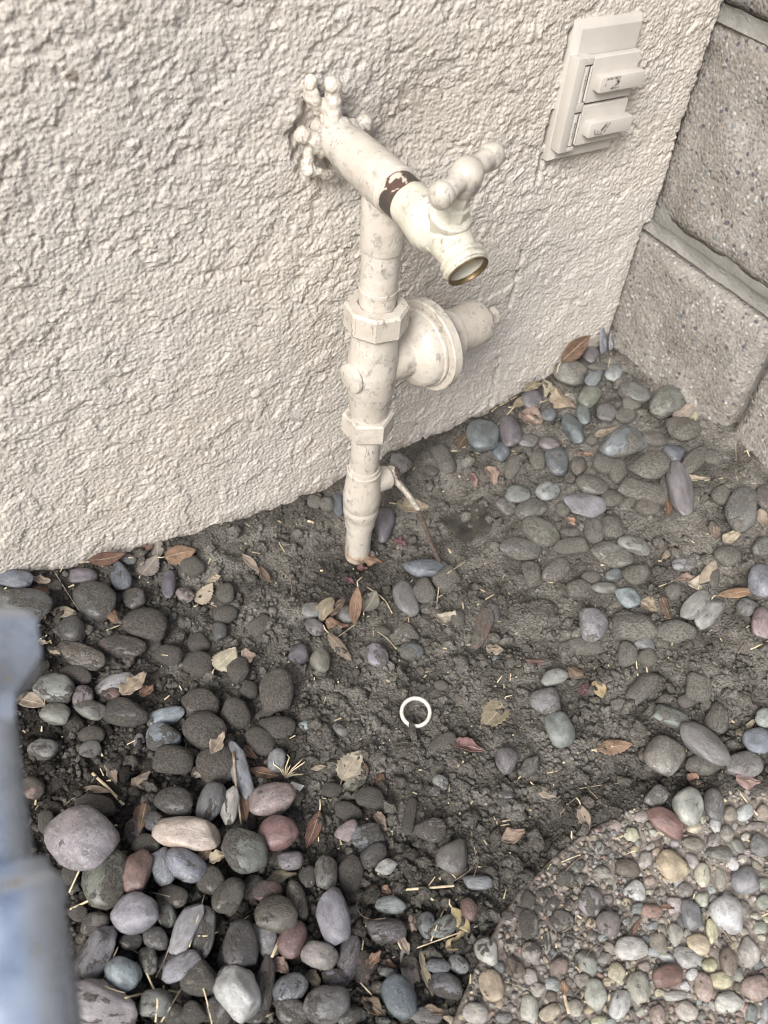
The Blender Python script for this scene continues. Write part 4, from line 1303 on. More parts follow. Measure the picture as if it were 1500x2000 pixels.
def fit_ellipsoid(px, py, a, b, ang, zfun, k, hmul=0.66):
    """flat-lying ellipsoid on the ground whose outline has the given half-axes (pixels)"""
    z = 0.0; h = 0.01
    for _ in range(12):
        P = at_z(px, py, z)
        dep = (ROT.T @ (P - CAM))[2]
        A, B = a * dep / F_PX, b * dep / F_PX
        h = hmul * min(A, B)
        z = 0.5 * z + 0.5 * (float(zfun(P[0], P[1])) + h * k)
    d = (P - CAM) / np.linalg.norm(P - CAM)
    up = np.array([0, 0, 1.0]); r = np.cross(d, up); r /= np.linalg.norm(r); t = np.cross(r, d)
    g = np.array([d[0], d[1], 0]); g /= np.linalg.norm(g)
    s, c = t @ g, t[2]
    ca, sa = math.cos(math.radians(ang)), math.sin(math.radians(ang))
    cx, cy = ROT[:, 0], ROT[:, 1]
    u, w = ca * cx + sa * cy, -sa * cx + ca * cy
    u = u - (u @ d) * d; w = w - (w @ d) * d
    U, Wv = np.array([u @ r, u @ t]) * A, np.array([w @ r, w @ t]) * B
    S = np.outer(U, U) + np.outer(Wv, Wv)
    while True:
        G = np.array([[S[0, 0], S[0, 1] / s], [S[0, 1] / s, (S[1, 1] - (h * c) ** 2) / s ** 2]])
        ev, evec = np.linalg.eigh(G)
        if ev[0] > (0.5 * min(A, B)) ** 2 or h < 1e-4: break
        h *= 0.85
    ev = np.sqrt(np.maximum(ev, 1e-8))
    ax = evec[0, 1] * r + evec[1, 1] * g
    return P, ev[1], ev[0], h, math.atan2(ax[1], ax[0])

def put_stone(name, px, py, a, b, ang, code, shape, dust, lift, zfun=ground_base, parent=None, k=0.55):
    P, A, B, h, rot = fit_ellipsoid(px, py, a, b, ang, lambda x, y: float(zfun(np.array([x]), np.array([y]))[0]) + lift * 0.001, k)
    o = bpy.data.objects.new(name, random.choice(SHAPES[shape]))
    col.objects.link(o)
    o.location = P; o.scale = (A * 1.04, B * 1.04, h * 1.04)
    o.rotation_euler = (random.uniform(-0.12, 0.12), random.uniform(-0.12, 0.12), rot + (math.pi if random.random() < 0.5 else 0))
    c = COLR[code][0]
    j = [random.uniform(0.85, 1.15) for _ in range(3)]; m_ = random.uniform(0.82, 1.22)
    gr_ = 0.3 * c[0] + 0.55 * c[1] + 0.15 * c[2]
    c = [gr_ + (q - gr_) * 0.75 for q in c]
    o.color = tuple(min(0.9, 0.64 * (0.965, 1.0, 1.04)[i] * c[i] * m_ * (1 + (j[i] - 1) * 0.35)) for i in range(3)) + (min(0.86, dust + 0.08),)
    ELL.append((P[0], P[1], P[2], A, B, h, rot))
    if parent: adopt(parent, o)
    return o

def top_h(x, y, skip=None):
    """height of ground or stone tops at a point"""
    z = ground_quick(x, y)
    if (x - SLAB_C[0]) ** 2 + (y - SLAB_C[1]) ** 2 < SLAB_R ** 2: z = max(z, SLAB_Z)
    for (ex, ey, ez, A, B, h, rot) in ELL:
        dx, dy = x - ex, y - ey
        if abs(dx) > A or abs(dy) > A: continue
        c, s = math.cos(rot), math.sin(rot)
        q = ((dx * c + dy * s) / A) ** 2 + ((-dx * s + dy * c) / B) ** 2
        if q < 1: z = max(z, ez + h * math.sqrt(1 - q))
    return z

rows = []
for ln in STONES.strip().splitlines():
    part = [p.strip() for p in ln.split('|')]
    t = part[0].split()
    ox, oy, sc = CROPS[t[0]]
    rows.append(dict(px=ox + float(t[1]) / sc, py=oy + float(t[2]) / sc, a=float(t[3]) / sc, b=float(t[4]) / sc, ang=float(t[5]), c=t[6], s=t[7], d=float(t[8]), l=float(t[9]),
                     anchor=part[1] if len(part) > 1 else None, label=part[2] if len(part) > 2 else None))
for r in rows:
    if r['anchor']: ANCH.append((r['px'], r['py'], r['anchor']))
USED = set()
def relation(px, py, own=None, head='pebble'):
    """'between the X and the Y' phrases, nearest landmarks first"""
    near = sorted(((math.hypot(x - px, y - py), x, y, n) for x, y, n in ANCH if n != own))[:14]
    for i in range(1, len(near)):
        for j in range(i):
            a, b = near[j], near[i]
            va, vb = (a[1] - px, a[2] - py), (b[1] - px, b[2] - py)
            cs = (va[0] * vb[0] + va[1] * vb[1]) / (a[0] * b[0] + 1e-6)
            if cs < -0.25 and b[0] < 190: yield f'between the {a[3]} and the {b[3]}'
    for a in near:
        w = 'below' if a[2] < py - abs(a[1] - px) * 0.6 else 'above' if a[2] > py + abs(a[1] - px) * 0.6 else 'beside'
        yield f'{w} the {a[3]}'
def unique_label(desc, px, py):
    for rel in relation(px, py):
        s = f'{desc} {rel}'
        if len(s.split()) > 16: continue
        if s not in USED:
            USED.add(s); return s
    return desc
for r in rows: 
    if r['label']: USED.add(r['label'])
for r in rows:
    zf = ground_base
    if r['px'] > 1240 and 1540 < r['py'] < 1640: zf = lambda x, y: np.maximum(ground_base(x, y), SLAB_Z)
    heap = r['px'] < 660 and r['py'] > 1540
    o = put_stone('pebble', r['px'], r['py'], r['a'], r['b'], r['ang'], r['c'], r['s'], r['d'], r['l'] + (3 if heap else 0), zf, k=0.62 if not heap else 0.85)
    lab = r['label']
    if not lab:
        sz = 'small' if r['a'] < 17 else 'large' if r['a'] > 40 else ''
        du = 'soil-caked' if r['d'] > 0.65 else 'dusty' if r['d'] > 0.3 else 'clean'
        sh = 'angular' if r['s'] == 'a' else 'oval' if r['a'] / r['b'] > 1.25 else 'round'
        cw = COLR[r['c']][1]
        if r['d'] > 0.65: cw = 'brown'
        lab = unique_label(' '.join(x for x in (sz, du, cw, sh, 'pebble') if x), r['px'], r['py'])
    tag(o, lab, 'pebble', 'loose pebbles lying on the soil')
N_HAND = len(rows)

# filler pebbles deep in the heap, seen only in the gaps between the larger stones
placed = [(r['px'], r['py'], r['b']) for r in rows]
nf = 0
for _ in range(4000):
    if nf >= 46: break
    px, py = random.uniform(140, 700), random.uniform(1560, 2010)
    if py < 1660 and px > 560: continue
    rad = random.uniform(11, 22)
    if any(math.hypot(px - x, py - y) < 0.62 * (b + rad) for x, y, b in placed): continue
    placed.append((px, py, rad)); nf += 1
    o = put_stone('pebble', px, py, rad * random.uniform(1.0, 1.5), rad, random.uniform(0, 180), random.choice(['so', 'br', 'dg', 'g', 'pu', 'rd', 'ol']), 'r', random.uniform(0.35, 0.8), -2)
    tag(o, unique_label('dull half-hidden small pebble', px, py), 'pebble', 'half hidden filler pebbles of the heap')

# ------------------------------------------------------------------ pebbles set in the slab
SLABP = '''1030 475 85 66 45 tn;1175 525 60 38 85 cr;1385 550 74 70 20 bg;1305 720 98 74 50 wh;1125 725 74 56 75 bg;720 760 68 60 70 pu;635 655 68 58 80 lp;845 600 56 48 40 wh;815 490 60 45 10 br;495 745 58 54 0 g
330 765 76 48 80 gn;420 855 68 22 85 lg;345 905 56 46 50 lp;130 900 72 54 65 cr;245 870 36 32 0 wh;150 1065 80 58 75 tn;260 975 60 44 70 br;340 1020 46 38 60 lg;335 1180 72 45 85 lg;435 1195 54 36 -30 cr
480 970 46 44 0 br;610 945 66 54 40 gn;825 885 82 58 0 lg;760 1000 48 42 80 cr;660 1105 80 54 80 lg;775 1160 80 48 95 wh;865 1070 78 56 78 lg;1010 1015 80 54 -5 rd;1050 1110 60 28 0 lg;965 865 60 44 70 ol
1045 820 58 38 80 lg;1160 865 60 48 30 tn;1110 930 72 50 20 lp;1215 965 40 38 0 tn;1305 950 70 42 80 br;1410 900 76 55 80 lg;1310 1145 76 56 15 cr;1185 1070 70 45 85 pk;1265 1040 56 45 0 tn;1440 1080 70 60 20 pk
930 700 56 34 10 rp;900 445 46 34 80 lp;575 475 38 34 0 bg;590 540 36 24 0 bg;690 510 46 32 10 g;1095 600 38 38 0 g;1180 640 38 35 80 lg;1265 545 60 25 85 lg;1225 800 60 30 80 tn;1135 375 58 38 10 ol
1235 355 40 35 0 g;1265 420 60 40 5 g;1350 380 46 28 50 g;1460 380 62 52 30 bg;1430 285 50 22 0 g;1480 660 42 38 0 gn;70 1200 62 50 10 lg;210 1220 42 30 0 bg;555 1170 46 38 80 lg;680 1235 46 28 0 cr
1100 1190 56 48 60 lg;960 1210 50 44 80 pk;1490 1180 50 30 90 bg;1420 1200 46 28 80 bg;230 720 30 24 0 wh;380 690 24 20 90 wh;330 640 36 44 0 pk;590 1040 40 34 20 g;720 640 30 26 0 g;520 850 28 22 0 g
860 690 40 30 0 bg;1090 500 30 26 0 tn;1300 620 30 22 10 wh;1380 680 40 30 40 ol;1190 560 22 20 0 g;640 820 34 28 20 g;930 770 34 22 0 bg;890 970 34 28 0 pk;1000 930 50 30 5 lb;940 900 40 22 10 lb
1070 760 34 22 80 bg;1350 1010 40 30 60 g;1240 1110 30 24 0 pk;1130 1010 34 28 0 wh;1380 800 30 22 30 ol;1460 780 40 30 0 lg;1450 960 30 26 0 bg;1480 560 36 30 0 gn;700 930 34 28 0 g;730 880 40 26 40 ol'''
slabpts = []
def slab_top(x, y): return slab_z(np.asarray(x), np.asarray(y))
def slab_stone(px, py, a, b, ang, code):
    # nearer the soil drift the slab is dirtier
    dirt = 0.62 * math.exp(-((px - 1010) / 170) ** 2 - ((py - 1720) / 150) ** 2) + 0.10
    o = put_stone('embedded_pebble', px, py, a, b, ang, code, 'r' if random.random() < 0.75 else 'a', min(0.75, dirt), -0.6, slab_top, slab, k=0.36)
    cc = o.color; gq = (cc[0] + cc[1] + cc[2]) / 3; o.color = tuple(min(0.44, (gq + (cc[i] - gq) * 0.8) * (1.66, 1.57, 1.40)[i]) for i in range(3)) + (cc[3],)
for e in SLABP.replace('\n', ';').split(';'):
    t = e.split(); x, y, a, b, ang = map(float, t[:5])
    slabpts.append((900 + x / 2.5, 1500 + y / 2.5, math.sqrt(a * b) / 2.5)); slab_stone(900 + x / 2.5, 1500 + y / 2.5, a / 2.5, b / 2.5, ang, t[5])
cnt = len(slabpts)
for _ in range(30000):
    if cnt >= 290: break
    px, py = random.uniform(890, 1530), random.uniform(1510, 2030)
    P = at_z(px, py, 0)
    if math.hypot(P[0] - SLAB_C[0], P[1] - SLAB_C[1]) > SLAB_R - 0.006: continue
    rad = random.choice([6, 7, 8, 9, 11, 13, 15])
    if any(math.hypot(px - x, py - y) < 0.90 * (r + rad) for x, y, r in slabpts): continue
    slabpts.append((px, py, rad)); cnt += 1
    slab_stone(px, py, rad * random.uniform(1.0, 1.45), rad, random.uniform(0, 180), random.choice(['lg', 'lg', 'wh', 'tn', 'cr', 'g', 'bg', 'pk', 'ol', 'lp', 'gn', 'lb', 'br']))

# finest aggregate between them: too small to pick apart
def mat_fine():
    t = NT('fine_aggregate', 0.7, 0.4)
    ge = t.n.new('ShaderNodeNewGeometry')
    c = t.ramp(ge.outputs['Random Per Island'], [(0.0, (0.36, 0.33, 0.29)), (0.25, (0.42, 0.36, 0.27)), (0.45, (0.24, 0.235, 0.225)), (0.6, (0.20, 0.17, 0.15)), (0.75, (0.46, 0.43, 0.38)), (0.9, (0.34, 0.24, 0.20)), (1.0, (0.22, 0.24, 0.25))], 'CONSTANT')
    n = t.noise(t.co('Object'), 600, 4, 0.6)
    return t.done(t.mix(1.0, c, t.ramp(n, [(0.3, 0.42), (0.7, 0.9)]), 'MULTIPLY'), t.bump(n, 0.0008, 0.6))
g = np.random.default_rng(21)
vs, fs = [], []
cand = list(slabpts); n_f = 0
for _ in range(14000):
    px, py = g.uniform(880, 1540), g.uniform(1510, 2050)
    P = at_z(px, py, 0)
    if math.hypot(P[0] - SLAB_C[0], P[1] - SLAB_C[1]) > SLAB_R - 0.003: continue
    rad = g.uniform(3.0, 6.5)
    if any(abs(px - x) < r + rad and math.hypot(px - x, py - y) < 0.92 * (r + rad) for x, y, r in cand): continue
    cand.append((px, py, rad)); n_f += 1
    if n_f > 620: break
    R_ = rad * 0.64 / F_PX; e = g.uniform(0.8, 1.35); a = g.uniform(0, 3.14)
    v = ICO1[0] * (1 + 0.12 * g.normal(size=(len(ICO1[0]), 1)).clip(-1.5, 1.5)) * np.array([R_ * e, R_ / e, R_ * 0.8])
    v = np.c_[v[:, 0] * math.cos(a) - v[:, 1] * math.sin(a) + P[0], v[:, 0] * math.sin(a) + v[:, 1] * math.cos(a) + P[1], v[:, 2] + float(slab_z(np.array(P[0]), np.array(P[1]))) + R_ * 0.15]
    b = len(vs); vs += list(v); fs += [tuple(q + b for q in f) for f in ICO1[1]]
far = []
for _ in range(9000):     # the rest of the slab, beyond the frame
    q, th = SLAB_R * math.sqrt(g.uniform()) - 0.004, g.uniform(0, 6.283)
    P = np.array([SLAB_C[0] + q * math.cos(th), SLAB_C[1] + q * math.sin(th), 0.0])
    w = ROT.T @ (P - CAM)
    if w[2] > 0 and 885 < w[0] / w[2] * F_PX + 750 < 1535 and w[1] / w[2] * F_PX + 1000 < 2040: continue
    R_ = g.uniform(0.0025, 0.0068)
    if any(abs(P[0] - x) < r + R_ and math.hypot(P[0] - x, P[1] - y) < 0.9 * (r + R_) for x, y, r in far): continue
    far.append((P[0], P[1], R_)); e = g.uniform(0.8, 1.3); a = g.uniform(0, 3.14)
    v = ICO1[0] * (1 + 0.07 * g.normal(size=(len(ICO1[0]), 1)).clip(-1.5, 1.5)) * np.array([R_ * e, R_ / e, R_ * 0.6])
    v = np.c_[v[:, 0] * math.cos(a) - v[:, 1] * math.sin(a) + P[0], v[:, 0] * math.sin(a) + v[:, 1] * math.cos(a) + P[1], v[:, 2] + SLAB_Z + R_ * 0.1]
    b = len(vs); vs += list(v); fs += [tuple(q_ + b for q_ in f) for f in ICO1[1]]
    if len(far) > 900: break
fa = mesh_obj('fine_aggregate', vs, fs, mat_fine()); fa['kind'] = 'stuff'
adopt(slab, fa)

# ------------------------------------------------------------------ dry leaves
LCOL = {'tan': ((0.36, 0.275, 0.18), 'tan'), 'pale': ((0.52, 0.435, 0.30), 'pale straw'), 'grey': ((0.30, 0.265, 0.22), 'grey'), 'rust': ((0.21, 0.098, 0.055), 'rust-brown'),
        'or': ((0.34, 0.185, 0.095), 'orange-tan'), 'brn': ((0.19, 0.115, 0.07), 'brown'), 'pink': ((0.33, 0.21, 0.16), 'pinkish tan'), 'gold': ((0.50, 0.36, 0.15), 'golden'),
        'mag': ((0.22, 0.07, 0.09), 'dark magenta'), 'red': ((0.25, 0.11, 0.10), 'dull red')}
# crop x y half-length half-width angle type(e plain-edged, s toothed, c crumpled) colour [| label]
LEAVES = '''
A 520 225 95 34 -10 e rust | rust-brown lance-shaped leaf lying along the stucco foot
A 770 185 68 34 82 s grey | grey toothed leaf standing against the stucco foot
A 730 262 62 46 -50 s grey | grey toothed leaf below the wall among dark soil
A 880 205 76 48 -12 s or | tan-brown toothed leaf with pale midrib near the stucco
A 700 190 55 26 -32 e rust
A 310 490 66 27 0 e tan
A 205 335 44 26 15 c tan
A 200 385 48 26 20 e rust
A 545 500 48 34 60 c rust | small folded rust leaf on a soil-coated stone
A 1000 400 62 40 -55 s pale | pale leaf with two torn halves lying on dark soil
A 1045 325 34 24 -20 c tan
A 1225 250 62 20 48 e tan | narrow tan leaf, upper part of a broken one on bare soil
A 1295 312 46 20 55 c brn
A 1105 715 72 56 -45 s pale | pale heart-shaped leaf on an earth-caked stone
A 1215 710 38 34 -20 c pink
A 150 925 78 40 15 e tan | tan leaf tucked behind the galvanised pipe nut
A 265 675 34 26 30 c tan
A 210 640 24 18 0 c pale
A 655 842 78 52 -42 c tan | torn tan leaf with a hole on the flat pale stone
A 720 872 42 30 -40 c rust
A 548 1270 60 32 70 c tan
A 465 1357 76 20 5 e tan | narrow tan leaf under a split straw
A 690 1312 62 42 -50 c tan
A 690 1452 58 36 -55 c brn
A 1290 1275 76 28 12 e rust | rust-brown plain leaf beside the mauve egg stone
A 1220 1180 42 26 40 c rust
A 1065 1132 60 34 -60 c tan
A 1190 1442 72 26 80 e rust
B 470 345 66 40 -62 c tan | broad tan leaf leaning over flat grey stones
B 525 337 54 34 -50 c brn
B 612 340 96 30 95 e or | upright orange-tan curled leaf in front of the pipe
B 685 312 58 44 -60 s grey | grey crinkled leaf beside the upright orange-tan one
B 520 427 58 34 10 c or
B 535 537 88 30 50 s tan | long toothed tan leaf with ribs below the leaf cluster
B 1055 405 56 50 30 c pale | crumpled pale leaf alone on the bare soil
B 1285 866 88 62 130 s tan | spade-shaped tan leaf with long stalk near the white ring
B 590 1112 86 62 -58 s pale | pale spade-shaped leaf with curled stalk below the ring
B 602 1202 78 30 -28 e grey | grey plain leaf partly under the pale spade-shaped one
B 655 1142 42 22 90 e brn
B 730 1190 40 26 100 c rust
B 430 1122 36 18 -10 c tan
B 1160 1022 74 38 15 c red | crumpled dull red leaf on soil between ring and egg stone
B 405 1425 100 34 110 e rust | curved rust-brown leaf with long stalk beside the heap
B 735 1385 50 30 60 c pink
B 1385 1452 62 46 -20 c pink | pinkish tan leaf scrap near the stepping stone edge
B 690 105 54 30 20 c or | curled orange-tan leaf at the pipe foot
B 1290 545 42 36 10 c tan
B 645 150 24 16 0 c mag
C 750 1147 86 40 -8 s or | bright orange-brown leaf lying flat on the right soil
C 1350 392 96 26 -8 e or | long orange leaf touching the pale blue edge stone
C 1212 287 74 34 -58 e pale | folded pale leaf shaped like a shard
C 1145 362 42 34 40 c pale
C 1100 327 44 24 -10 c pink
C 1000 472 58 30 70 c brn | curled brown leaf beside the slanted pale stone
C 915 462 48 32 30 c tan
C 1320 122 50 36 -40 c pale | pale torn leaf near the dusty-topped grey stone
C 1240 97 44 28 70 c pink
C 1015 192 54 18 -55 e tan
C 675 866 44 34 70 s gold | little pale yellow leaf on bare soil
C 605 866 34 22 -60 c mag | tiny magenta petal beside the pale yellow leaf
C 565 787 48 34 30 c brn
C 375 732 62 18 5 c red
C 1400 1312 62 44 10 c pink | pinkish folded leaf at the slab edge by the frame side
C 1390 1062 54 40 -40 c tan
C 1140 1310 46 30 40 c or
G 562 302 98 42 -42 e rust | bright rust leaf propped in the corner on the olive stone
G 415 492 48 28 80 c pale
G 355 487 48 24 -20 c tan
G 340 642 62 52 20 c pink | broad pinkish tan leaf covering stones by the stucco
G 500 562 68 44 42 c tan
G 730 707 76 22 -18 c tan
G 595 817 50 14 5 c rust
G 150 917 48 38 60 c pink | small pinkish tan leaf on bare soil behind the lever
G 65 952 44 16 75 c pink
G 1090 607 68 36 -35 e pale | pale folded leaf on the big stone by the block wall
G 1135 642 46 22 95 e pale
G 1150 937 52 16 0 c pale
G 535 1142 28 20 40 c or
G 20 742 66 24 -52 e brn | brown dry leaf leaning on the wall-foot round stone
G 1010 1072 48 22 85 c rust
G 1470 1142 52 28 80 c tan
G 460 520 40 26 60 c tan
G 300 560 54 22 -35 e tan
H 860 620 135 60 5 s tan | tan toothed leaf lying under the valve lever
E 1200 892 92 46 55 e gold | golden leaf by the slab edge
E 920 932 78 24 78 c pink
E 905 1222 168 48 72 e grey | long grey-tan leaf beside the slate-blue egg
E 995 1202 132 24 75 c tan | long twisted tan leaf beside the grey-tan one
E 1180 1012 78 46 -40 c gold | crumpled golden leaf crossed by a straw
E 690 750 56 20 -5 e rust
E 765 717 32 26 40 c rust
E 145 637 96 42 -15 c tan | torn tan leaf over brown stones in the heap
E 690 1122 62 40 -50 c or | crumpled orange leaf near the bottom middle
E 340 1237 58 46 60 c tan
E 690 1402 88 40 40 c brn
E 1050 1422 64 32 10 c brn
E 1155 1482 62 28 20 c pale
E 145 1162 62 50 40 c pink | red-tan leaf scrap between the heap stones
E 865 1032 62 30 60 c tan
E 785 1152 38 24 20 c rust
F 602 242 66 30 70 e tan | pale tan folded leaf at the dirty edge of the slab
F 412 117 60 26 28 e tan
F 507 1072 38 26 80 c or | orange leaf scrap on the slab above a straw
F 1010 680 34 12 10 c rust
F 860 770 44 10 -60 c or
D 540 412 92 42 104 c brn | curled brown leaf standing beside the great lavender stone
D 872 592 62 28 -52 e brn
D 945 607 50 40 -20 c tan
'''
def leaf_obj(px, py, L, Wd, ang, typ, code, seed):
    r = random.Random(seed)
    ca, sa = math.cos(math.radians(ang)), math.sin(math.radians(ang))
    P0 = at_z(px, py, 0.0)
    z = 0
    for _ in range(6):
        P0 = at_z(px, py, z)
        hs_ = [top_h(*at_z(px + q * L * ca * 0.6 - w * Wd * sa * 0.6, py + q * L * sa * 0.6 + w * Wd * ca * 0.6, z)[:2]) for q, w in ((0, 0), (1, 0), (-1, 0), (0, 1), (0, -1))]
        z = 0.5 * z + 0.5 * (0.55 * max(hs_) + 0.45 * sum(hs_) / 5 + 0.002)
    tip, tail = at_z(px + L * ca, py + L * sa, z), at_z(px - L * ca, py - L * sa, z)
    sd_, so_ = at_z(px - Wd * sa, py + Wd * ca, z), at_z(px + Wd * sa, py - Wd * ca, z)
    if P0[1] > -0.008:      # propped against the wall
        P0 = at_y(px, py, -0.014)
        tip, tail = at_y(px + L * ca, py + L * sa, -0.012), at_y(px - L * ca, py - L * sa, -0.014)
        sd_, so_ = at_y(px - Wd * sa, py + Wd * ca, -0.018), at_y(px + Wd * sa, py - Wd * ca, -0.008)
    for q in (tip, tail, sd_, so_):
        q[1] = min(q[1], -0.004)
    U = Vector(tip - tail); half = U.length / 2; U.normalize()
    V = Vector(sd_ - so_); V = V - U * V.dot(U); wid = V.length / 2; V.normalize()
    N = U.cross(V)
    if N.z < 0: N = -N
    nu, nv = (18, 9)
    curl = r.uniform(0.10, 0.35) * r.choice((1, 1, -0.6)) if typ != 'c' else r.uniform(0.35, 0.8) * r.choice((1, 1, -0.7))
    bend = r.uniform(-0.25, 0.35) if typ != 'c' else r.uniform(-0.5, 0.7)
    twist = r.uniform(-0.35, 0.35) if typ != 'c' else r.uniform(-0.9, 0.9)
    off = Vector((seed * 1.7, seed * 0.3, 4.2))
    verts, uvs = [], []
    torn = r.random() < 0.5 and typ == 'c'
    for i in range(nu + 1):
        s = i / nu; q = s * 2 - 1
        prof = math.sin(math.pi * min(1, s ** (0.75 if typ != 'e' else 0.9))) ** (0.8 if typ != 'e' else 0.95)
        if typ == 'c': prof = max(prof, 0.25) * (0.8 + 0.45 * mnoise.noise(Vector((s * 4, 0, 0)) + off))
        for j in range(nv + 1):
            w = j / nv * 2 - 1
            e = 1.0
            if typ == 's' and abs(w) > 0.99: e = 1 + 0.10 * ((i % 2) * 2 - 1)
            if typ == 'c' and abs(w) > 0.7: e = 1 + 0.22 * mnoise.noise(Vector((s * 9, w * 3, 1)) + off)
            ww = w * prof * e
            cr = mnoise.noise(Vector((s * 3.2, w * 1.8, 2)) + off) * (0.10 if typ != 'c' else 0.30)
            hgt = curl * ww * ww * wid * 1.1 + bend * q * q * half * 0.35 + twist * ww * q * wid * 0.6 + cr * wid
            qq = q
            if torn: qq = q * (1 + 0.12 * mnoise.noise(Vector((0, w * 4, 5)) + off))
            bow = 0.10 * r.choice((1,)) * math.sin(seed) * half * (q * q - 0.4)
            p = U * (qq * half) + V * (ww * wid + bow) + N * hgt
            verts.append(p); uvs.append((s, j / nv))
    zmin = min((N * v.dot(N)).z for v in verts)
    base = Vector(P0)
    faces = []
    n1 = nv + 1
    for i in range(nu):
        for j in range(nv):
            a = i * n1 + j; faces.append((a, a + 1, a + n1 + 1, a + n1))
    me = bpy.data.meshes.new('leaf')
    me.from_pydata([tuple(v) for v in verts], [], faces); me.update()
    uvl = me.uv_layers.new(name='UVMap')
    for lp in me.loops: uvl.data[lp.index].uv = uvs[lp.vertex_index]
    me.shade_smooth(); me.materials.append(M['leaf'])
    o = bpy.data.objects.new('leaf', me); col.objects.link(o)
    o.location = base + Vector((0, 0, min(0.004, max(0.0, -zmin * 0.35))))
    sm = o.modifiers.new('thickness', 'SOLIDIFY'); sm.thickness = 0.0004
    c = LCOL[code][0]; k = r.uniform(0.60, 0.88)
    gq = sum(c) / 3; c = [gq + (q - gq) * 0.70 for q in c]
    o.color = (c[0] * k, c[1] * k * r.uniform(0.95, 1.05), c[2] * k * r.uniform(0.92, 1.05), 1)
    # stalk
    if typ in 'se' and L > 20 and half > 0.008:
        bm = bmesh.new()
        st = verts[nv // 2] * 0.5 + verts[nv // 2 + 1] * 0.5
        tube(bm, [st, st - U * half * 0.22 + N * 0.001 + V * half * 0.05, st - U * half * 0.45 + N * 0.0025 + V * half * r.uniform(-0.2, 0.25)], [0.0006, 0.00055, 0.0005], 6)
        stalk = bm_obj('stalk', bm, M['straw']); stalk.parent = o
    return o
for k, ln in enumerate(LEAVES.strip().splitlines()):
    part = [p.strip() for p in ln.split('|')]; t = part[0].split()
    ox, oy, sc = CROPS[t[0]]
    px, py, L_, W_ = ox + float(t[1]) / sc, oy + float(t[2]) / sc, float(t[3]) / sc, float(t[4]) / sc
    o = leaf_obj(px, py, L_, W_, float(t[5]), t[6], t[7], 11 + k)
    if len(part) > 1: lab = part[1]; USED.add(lab)
    else:
        lab = unique_label(' '.join(x for x in ('tiny' if L_ < 16 else '', {'c': 'crumpled', 's': 'toothed', 'e': 'narrow'}[t[6]], LCOL[t[7]][1], 'leaf') if x), px, py)
    tag(o, lab, 'petal' if 'petal' in lab else 'leaf', 'dry leaves scattered on the ground')

# magenta petals beside the pipe foot
for i, (x, y, l, w, a) in enumerate(((735, 905, 45, 26, -10), (790, 935, 42, 24, 30), (765, 900, 36, 24, 70), (745, 985, 50, 12, 75), (1345, 395, 40, 20, 75), (340, 1225, 45, 18, 30))):
    o = leaf_obj(600 + x / 4.1667, 840 + y / 4.1667, l / 4.1667, w / 4.1667, a, 'c', 'mag' if i != 3 else 'pale', 800 + i)
    o.name = 'petal'
    tag(o, ['dark magenta petal beside the pipe-side stone', 'dark magenta petal pointing away from the pipe foot', 'upright dark magenta petal in the cluster by the pipe', 'pale stalk-like petal below the magenta cluster', 'single pinkish petal on bare soil behind the lever', 'dark magenta petal in the soil below the pipe foot'][i], 'petal', 'bougainvillea petals near the pipe')

